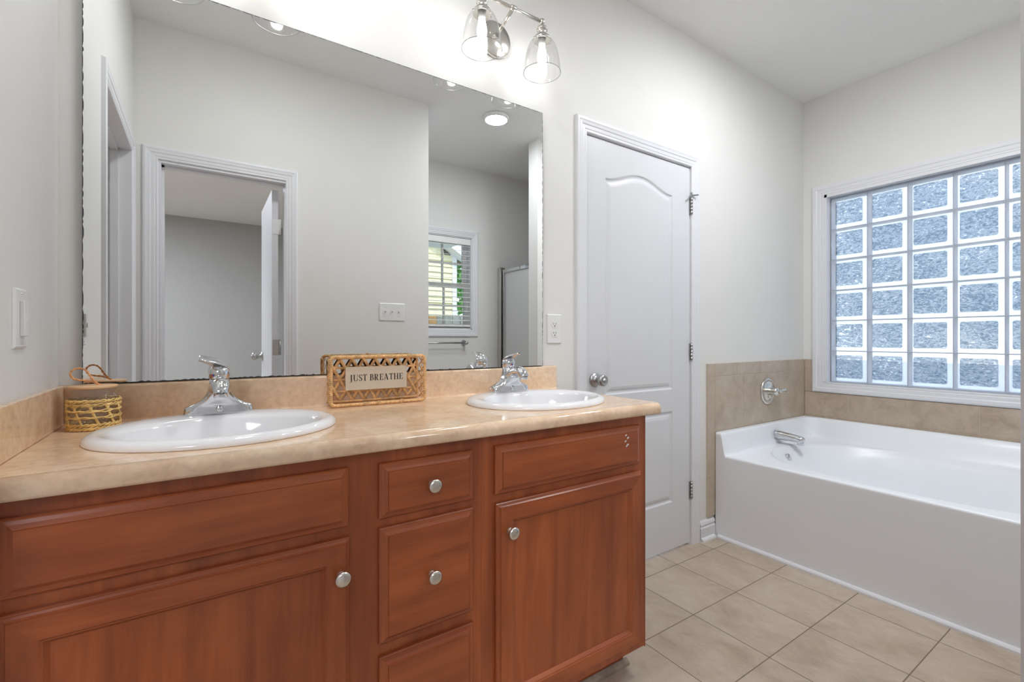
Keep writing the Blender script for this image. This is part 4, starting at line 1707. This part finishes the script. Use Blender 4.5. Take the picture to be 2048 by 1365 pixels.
RS = 0.0475
for z0_ in (0.0115, 0.0035):
    for ph in (0, PI):
        ring_strand(z0_ + 0.002, RS, 0.0021, 0, 14, ph + z0_ * 300, 0.0022, 0.0009)
for z0_ in (0.0595, 0.0680):
    for ph in (0, PI):
        ring_strand(z0_, RS, 0.0021, 0.0006, 14, ph + z0_ * 200, 0.0022, 0.0009)
for z0_, ph in ((0.0300, 0.5), (0.0450, 2.0)):
    ring_strand(z0_, RS + 0.0012, 0.0019, 0.0012, 10, ph, 0.0012, 0.0006)
    ring_strand(z0_ + 0.0015, RS + 0.0004, 0.0017, 0.0012, 10, ph + 2.5, 0.0012, 0.0006)
for k in range(10):
    a0 = 2 * PI * k / 10 + 0.25
    for d, w in ((0.42, 0.0028), (-0.12, 0.0022)):
        P = []
        for s in range(13):
            u = s / 12
            if d < 0 and u < 0.62:
                continue
            a = a0 + d * (1 - u) if d > 0 else a0 + 0.16 + 0.2 * (u - 1)
            P.append((JX + (RS + 0.0006 + 0.0008 * math.sin(u * 18)) * math.cos(a), JY + (RS + 0.0006 + 0.0008 * math.sin(u * 18)) * math.sin(a), CT + 0.010 + 0.052 * u))
        up = (math.cos(a0), math.sin(a0), 0)
        mb.tube(P, w, 6, flat=0.45, upv=up)
mb.build('straw_sleeve', M['straw'], jr)

# ================================================================== woven basket with sign
BX0, BX1, BY0, BY1, BZ0, BZ1 = 0.317, 0.634, -0.088, -0.024, CT, CT + 0.162
bk = thing('basket', 'rectangular open weave wicker tray basket standing on its side', 'basket', ((BX0 + BX1) / 2, -0.056, CT))
R0 = 0.0062


def rect_path(y, ins, rad=0.012, n=5, sag=0.0, seg=26):
    x0, x1, z0, z1 = BX0 + ins, BX1 - ins, BZ0 + ins, BZ1 - ins
    P = []
    corners = [(x1 - rad, z1 - rad, 0), (x0 + rad, z1 - rad, 90), (x0 + rad, z0 + rad, 180), (x1 - rad, z0 + rad, 270)]
    for ci, (cx, cz, a0) in enumerate(corners):
        for k in range(n):
            a = math.radians(a0 + 90 * k / (n - 1))
            P.append((cx + rad * math.cos(a), y, cz + rad * math.sin(a)))
        nx_, nz_, na = corners[(ci + 1) % 4]
        e = (nx_ + rad * math.cos(math.radians(na)), nz_ + rad * math.sin(math.radians(na)))
        s_ = P[-1]
        for k in range(1, seg):
            u = k / seg
            P.append((s_[0] + (e[0] - s_[0]) * u, y, s_[2] + (e[1] - s_[2]) * u))
    return P


mb = MB()
pth = rect_path(BY0 + R0, R0)
mb.tube(pth, R0 * 0.72, 8, closed=True)
# wrapped strands around the rim rod
helix = []
N = len(pth)
turns = 92
M_ = 920
for k in range(M_):
    u = k / M_ * N
    i = int(u) % N
    fr = u - int(u)
    a, b_ = Vector(pth[i]), Vector(pth[(i + 1) % N])
    p = a.lerp(b_, fr)
    t_ = (b_ - a).normalized()
    w = t_.cross(Vector((0, 1, 0))).normalized()
    ang = 2 * PI * turns * k / M_
    helix.append(p + Vector((0, 1, 0)) * (R0 * 0.70 * math.cos(ang)) + w * (R0 * 0.70 * math.sin(ang)))
mb.tube(helix, 0.0017, 5, closed=True)
pth2 = rect_path(BY1 - 0.005, 0.012, 0.010)
mb.tube(pth2, 0.0042, 8, closed=True)
random.seed(11)
for u, x, z in ((0, 0.47, BZ0 + R0), (0, 0.545, BZ0 + R0), (0, 0.47, BZ1 - R0)):
    P = [(x + 0.004 * math.cos(a), BY0 + R0 - (R0 + 0.0005) * math.sin(a * 3), z + (R0 + 0.0005) * math.cos(a * 3)) for a in [k * 0.35 for k in range(18)]]
    mb.tube(P, 0.0018, 5)
mb.build('rim', M['wicker'], bk)
# side weave: strips criss-crossing between rim and back
mb = MB()


def strap(p, q, w=0.0042, flat=0.3, up=(0, 1, 0), bow=0.0):
    P = []
    p, q = Vector(p), Vector(q)
    for k in range(7):
        u = k / 6
        c = p.lerp(q, u) + Vector(up) * (bow * math.sin(PI * u))
        P.append(c)
    mb.tube(P, w, 6, flat=flat, upv=up)


yf, yb_ = BY0 + 0.010, BY1 - 0.006
nseg = 9
for k in range(nseg):
    x0 = BX0 + 0.012 + (BX1 - BX0 - 0.024) * k / nseg
    x1 = BX0 + 0.012 + (BX1 - BX0 - 0.024) * (k + 1) / nseg
    xm = (x0 + x1) / 2
    for z, up in ((BZ0 + 0.0055, (0, 0, 1)), (BZ1 - 0.0055, (0, 0, 1))):
        strap((x0, yf, z), (x1, yb_, z), 0.0036, 0.3, up)
        strap((x1, yf, z), (x0, yb_, z), 0.0036, 0.3, up, 0.001)
        strap((xm - 0.018, (yf + yb_) / 2, z), (xm + 0.018, (yf + yb_) / 2, z), 0.0026, 0.4, up)
nseg = 5
for k in range(nseg):
    z0 = BZ0 + 0.012 + (BZ1 - BZ0 - 0.024) * k / nseg
    z1 = BZ0 + 0.012 + (BZ1 - BZ0 - 0.024) * (k + 1) / nseg
    zm_ = (z0 + z1) / 2
    for x in (BX0 + 0.0055, BX1 - 0.0055):
        strap((x, yf, z0), (x, yb_, z1), 0.0034, 0.3, (1, 0, 0))
        strap((x, yf, z1), (x, yb_, z0), 0.0034, 0.3, (1, 0, 0), 0.001)
        strap((x, (yf + yb_) / 2, zm_ - 0.016), (x, (yf + yb_) / 2, zm_ + 0.016), 0.0024, 0.4, (1, 0, 0))
mb.build('side_weave', M['wicker'], bk)
# base weave (hexagonal cane pattern)
mb = MB()
yb = BY1 - 0.004
x0b, x1b, z0b, z1b = BX0 + 0.014, BX1 - 0.014, BZ0 + 0.014, BZ1 - 0.014


def clipseg(px_, pz_, dx, dz):
    t0, t1 = -9, 9
    for p, d, lo, hi in ((px_, dx, x0b, x1b), (pz_, dz, z0b, z1b)):
        if abs(d) < 1e-9:
            if p < lo or p > hi:
                return None
            continue
        a, b_ = (lo - p) / d, (hi - p) / d
        t0, t1 = max(t0, min(a, b_)), min(t1, max(a, b_))
    if t1 - t0 < 0.01:
        return None
    return (px_ + dx * t0, pz_ + dz * t0), (px_ + dx * t1, pz_ + dz * t1)


for ang, sp_, lay, off in ((60, 0.0325, 0.0, 0.0), (120, 0.0325, 0.0022, 0.0), (0, 0.0375, 0.0011, 0.0)):
    a = math.radians(ang)
    dx, dz = math.cos(a), math.sin(a)
    nxx, nzz = -dz, dx
    cxm, czm = (x0b + x1b) / 2, (z0b + z1b) / 2
    for k in range(-9, 10):
        r = clipseg(cxm + nxx * (k * sp_ + off), czm + nzz * (k * sp_ + off), dx, dz)
        if r:
            (ax, az), (bx, bz) = r
            w = 0.0055 if ang else 0.0036
            n_ = 9
            P = [(ax + (bx - ax) * u / n_, yb - lay - 0.0008 * math.sin(u * 1.7 + k), az + (bz - az) * u / n_) for u in range(n_ + 1)]
            mb.tube(P, w, 6, flat=0.28, upv=(0, 1, 0))
mb.build('base_weave', M['wicker'], bk)

# sign card with lettering
SX0, SX1, SZ0, SZ1, SY = 0.3745, 0.5755, 0.9530, 1.0270, -0.0500
sg = MB()
sg.box(SX0, SX1, SY, SY + 0.003, SZ0, SZ1)
sign = sg.build('sign_card', M['sign'], bk)
sign['label'] = 'cream card reading JUST BREATHE'


class Pen:
    """serif capitals drawn from thick stems, thin bars and arcs; unit height 1"""
    def __init__(self, mb, x, z, h, y):
        self.mb, self.x, self.z, self.h, self.y = mb, x, z, h, y

    def quad(self, pts):
        P = [(self.x + a * self.h, self.y, self.z + b * self.h) for a, b in pts]
        Q = [(p[0], p[1] + 0.0005, p[2]) for p in P]
        n = len(P)
        self.mb.add(P + Q, [tuple(range(n))] + [(k, (k + 1) % n, (k + 1) % n + n, k + n) for k in range(n)])

    def bar(self, x0, x1, z0, z1):
        self.quad([(x0, z0), (x1, z0), (x1, z1), (x0, z1)])

    def stem(self, x, w=0.15, z0=0.0, z1=1.0, serif=(1, 1)):
        self.bar(x, x + w, z0, z1)
        if serif[0]:
            self.bar(x - 0.08, x + w + 0.08, z0, z0 + 0.035)
        if serif[1]:
            self.bar(x - 0.08, x + w + 0.08, z1 - 0.035, z1)

    def stroke(self, pts):
        # pts: (x, z, halfwidth)
        for (ax, az, aw), (bx, bz, bw) in zip(pts, pts[1:]):
            d = math.hypot(bx - ax, bz - az) or 1
            nx_, nz_ = -(bz - az) / d, (bx - ax) / d
            self.quad([(ax + nx_ * aw, az + nz_ * aw), (bx + nx_ * bw, bz + nz_ * bw), (bx - nx_ * bw, bz - nz_ * bw), (ax - nx_ * aw, az - nz_ * aw)])

    def arc(self, cx, cz, rx, rz, a0, a1, thin=0.02, thick=0.075, n=16):
        pts = []
        for k in range(n + 1):
            a = math.radians(a0 + (a1 - a0) * k / n)
            w = thin + (thick - thin) * abs(math.cos(a)) ** 1.5
            pts.append((cx + rx * math.cos(a), cz + rz * math.sin(a), w))
        self.stroke(pts)


def draw_text(mb, text, x, z, h, y, track=0.10):
    for chh in text:
        p = Pen(mb, x, z, h, y)
        if chh == 'J':
            p.stem(0.14, 0.15, -0.02, 1.0, (0, 1))
            p.arc(0.14, 0.0, 0.12, 0.14, -90, 0, 0.02, 0.06, 8)
            p.stroke([(0.14, -0.14, 0.02), (0.02, -0.14, 0.035), (-0.02, -0.10, 0.04)])
            w = 0.40
        elif chh == 'U':
            p.bar(0.08, 0.23, 0.28, 1.0); p.bar(0.0, 0.31, 0.965, 1.0)
            p.bar(0.62, 0.665, 0.28, 1.0); p.bar(0.54, 0.74, 0.965, 1.0)
            p.arc(0.40, 0.30, 0.245, 0.28, 180, 360, 0.025, 0.06, 14)
            w = 0.74
        elif chh == 'S':
            p.arc(0.27, 0.74, 0.19, 0.235, 30, 250, 0.02, 0.06, 14)
            p.stroke([(0.17, 0.57, 0.055), (0.27, 0.51, 0.07), (0.38, 0.44, 0.06)])
            p.arc(0.27, 0.26, 0.20, 0.245, 60, -150, 0.02, 0.065, 14)
            p.bar(0.44, 0.475, 0.70, 0.98); p.bar(0.05, 0.085, 0.02, 0.32)
            w = 0.54
        elif chh == 'T':
            p.stem(0.27, 0.15, 0.0, 1.0, (1, 0)); p.bar(0.0, 0.69, 0.955, 1.0)
            p.quad([(0.0, 0.76), (0.03, 0.76), (0.10, 0.96), (0.0, 0.96)]); p.quad([(0.69, 0.76), (0.66, 0.76), (0.59, 0.96), (0.69, 0.96)])
            w = 0.69
        elif chh == 'B':
            p.stem(0.08, 0.15)
            p.arc(0.32, 0.755, 0.17, 0.225, -90, 90, 0.02, 0.07); p.arc(0.34, 0.27, 0.20, 0.25, -90, 90, 0.02, 0.075)
            p.bar(0.2, 0.33, 0.96, 1.0); p.bar(0.2, 0.35, 0.51, 0.55); p.bar(0.2, 0.35, 0.0, 0.04)
            w = 0.62
        elif chh == 'R':
            p.stem(0.08, 0.15)
            p.arc(0.34, 0.74, 0.19, 0.24, -90, 90, 0.02, 0.07)
            p.bar(0.2, 0.35, 0.96, 1.0); p.bar(0.2, 0.35, 0.48, 0.52)
            p.stroke([(0.34, 0.50, 0.06), (0.56, 0.03, 0.075)]); p.bar(0.50, 0.74, 0.0, 0.035)
            w = 0.74
        elif chh == 'E':
            p.stem(0.08, 0.15)
            p.bar(0.2, 0.58, 0.96, 1.0); p.bar(0.2, 0.60, 0.0, 0.04); p.bar(0.2, 0.46, 0.50, 0.54)
            p.quad([(0.58, 0.76), (0.55, 0.76), (0.47, 0.97), (0.58, 0.97)]); p.quad([(0.60, 0.26), (0.57, 0.26), (0.47, 0.03), (0.60, 0.03)])
            p.quad([(0.46, 0.38), (0.43, 0.40), (0.41, 0.52), (0.43, 0.64), (0.46, 0.66)])
            w = 0.62
        elif chh == 'A':
            p.stroke([(0.10, 0.02, 0.02), (0.38, 1.0, 0.02)]); p.stroke([(0.36, 1.0, 0.07), (0.64, 0.02, 0.08)])
            p.bar(0.18, 0.56, 0.30, 0.34); p.bar(0.0, 0.22, 0.0, 0.035); p.bar(0.50, 0.78, 0.0, 0.035)
            w = 0.76
        elif chh == 'H':
            p.stem(0.08, 0.15); p.stem(0.58, 0.15); p.bar(0.2, 0.6, 0.49, 0.53)
            w = 0.82
        else:
            w = 0.22
        x += (w + track) * h
    return x


TH = 0.0205
probe = MB()
x_end = draw_text(probe, 'JUST BREATHE', 0, 0, 1.0, 0)
Wt = (x_end - 0.10)
target_w = 0.174
TH = min(0.0225, target_w / Wt)
mb = MB()
draw_text(mb, 'JUST BREATHE', (SX0 + SX1) / 2 - Wt * TH / 2, 0.9815, TH, SY - 0.0006)
xs_ = target_w / (Wt * TH)
mb.v = [(((v_[0] - (SX0 + SX1) / 2) * xs_ + (SX0 + SX1) / 2), v_[1], v_[2]) for v_ in mb.v]
mb.build('lettering', M['ink'], sign)

# ================================================================== bathtub
tub = thing('bathtub', 'white built-in bathtub with oval basin under the glass block window', 'bathtub', (2.94, -0.76, 0))
TX0, TX1, TY0, TY1 = 2.414, 3.458, -1.504, -0.013
BCX, BCY, BA, BB_ = 2.912, -0.775, 0.442, 0.635


def smooth(a, b, t):
    t = min(1, max(0, (t - a) / (b - a)))
    return t * t * (3 - 2 * t)


def tub_h(x, y):
    z = 0.466
    # raised flange along back wall and right wall
    dy = TY1 - y
    dx = TX1 - x
    d = min(dy, dx)
    if dy < 0.12 and dx < 0.12:   # round inner corner
        d = 0.12 - math.hypot(0.12 - dy, 0.12 - dx) if math.hypot(0.12 - dy, 0.12 - dx) < 0.12 else 0.0
        d = max(d, 0)
    w_ = 0.028 + 0.06 * smooth(0.0, 0.25, dy - dx)
    z += 0.122 * (1 - smooth(0.030 - 0.008 * smooth(0.0, 0.25, dy - dx), 0.030 + w_, d))
    # oval basin
    e = 2.5
    r = ((abs(x - BCX) / BA) ** e + (abs(y - BCY) / BB_) ** e) ** (1 / e)
    if r < 1.0:
        t = (1 - r) * BA
        k = smooth(-0.006, 0.018, t) * 0.02 + smooth(0.0, 0.17, t) * 0.33
        z -= k + 0.02 * smooth(0.15, 0.4, t)
    return z


def lines(a0, a1, fine_ranges, fine, coarse):
    return grid_lines(a0, a1, fine_ranges, fine, coarse)


tx = lines(TX0 + 0.012, TX1, [(2.45, 2.52), (3.27, 3.36), (3.38, 3.45)], 0.004, 0.013)
ty = lines(TY0, TY1, [(-1.42, -1.36), (-0.18, -0.12), (-0.09, -0.02)], 0.004, 0.016)
mb = MB()
rows = []
for y in ty:
    row = []
    zt = tub_h(TX0 + 0.012, y)
    row += [(TX0, y, 0.0), (TX0, y, 0.2), (TX0, y, zt - 0.02), (TX0, y, zt - 0.012)]
    for k in range(1, 5):
        a = PI / 2 * k / 5
        row.append((TX0 + 0.012 * (1 - math.cos(a)), y, zt - 0.012 + 0.012 * math.sin(a)))
    for x in tx:
        row.append((x, y, tub_h(x, y)))
    row.append((TX1, y, 0.3))
    rows.append(row)
n = len(rows[0])
vv = [p for r in rows for p in r]
ff = [(j * n + i, (j + 1) * n + i, (j + 1) * n + i + 1, j * n + i + 1) for j in range(len(rows) - 1) for i in range(n - 1)]
mb.add(vv, ff, 0, True)
mb.build('tub_shell', M['acrylic'], tub)
mb = MB()
# overflow plate on the sloping end of the basin
oc = Vector((2.868, -0.183, 0.418))
nrm = Vector((0, -0.90, 0.42)).normalized()
u = Vector((1, 0, 0))
w = nrm.cross(u)
prof = [(0.0005, 0.015), (0.014, 0.0148), (0.0185, 0.0125), (0.020, 0.008), (0.020, -0.01)]
mb.loft([[tuple(oc + nrm * h + u * (r * math.cos(2 * PI * k / 28)) + w * (r * math.sin(2 * PI * k / 28))) for k in range(28)] for r, h in prof], True, False)
mb.build('overflow_plate', M['chrome'], tub)

sp = thing('tub_spout', 'chrome bathtub spout over the tub rim', 'spout', (2.985, -0.05, 0.515))
mb = MB()
mb.lathe([(0.026, 0.0), (0.026, 0.004)], (2.985, -0.0465, 0.519), 'y', 24, cap0=True)
path = [(2.985, -0.046, 0.517), (2.985, -0.075, 0.517), (2.985, -0.12, 0.5155), (2.985, -0.175, 0.513), (2.985, -0.208, 0.510), (2.985, -0.220, 0.505)]
mb.tube(path, [0.0290, 0.0275, 0.0245, 0.0215, 0.0200, 0.0160], 24)
mb.lathe([(0.0175, 0.507), (0.0185, 0.494), (0.0175, 0.478), (0.0145, 0.478), (0.0145, 0.483), (0.0005, 0.483)], (2.985, -0.203, 0), 'z', 20)
mb.build('spout_body', M['chrome'], sp)

va = thing('tub_valve', 'polished nickel tub valve handle on round plate on the tiled wall', 'tub valve', (2.977, -0.01, 0.785))
mb = MB()
mb.lathe([(0.0005, 0.0), (0.083, 0.0), (0.0835, 0.004), (0.078, 0.008), (0.070, 0.009), (0.066, 0.006), (0.060, 0.006), (0.045, 0.010), (0.030, 0.014), (0.0005, 0.015)],
         (2.977, -0.0102, 0.785), 'y', 48)
mb.build('escutcheon', M['nickel'], va)
mb = MB()
mb.lathe([(0.020, 0.014), (0.021, 0.040), (0.025, 0.044), (0.025, 0.058), (0.018, 0.066), (0.0005, 0.068)], (2.977, -0.0102, 0.787), 'y', 28)
mb.lathe([(0.012, 0.008), (0.012, 0.020), (0.008, 0.024), (0.0005, 0.025)], (2.977, -0.0102, 0.752), 'y', 20)
lv = [(0.020, 0.009, 0.009), (0.036, 0.0085, 0.0085), (0.040, 0.0125, 0.0125), (0.052, 0.011, 0.010), (0.075, 0.012, 0.0055), (0.098, 0.0145, 0.0045), (0.104, 0.0125, 0.004)]
mb.loft([[(2.977 + a, -0.062 - 0.10 * a + h * math.cos(2 * PI * k / 20), 0.789 - 0.02 * a + w_ * math.sin(2 * PI * k / 20)) for k in range(20)] for a, w_, h in lv], True, True)
mb.build('handle', M['nickel'], va)

# clean helper properties
for o in bpy.data.objects:
    if '_o' in o:
        del o['_o']
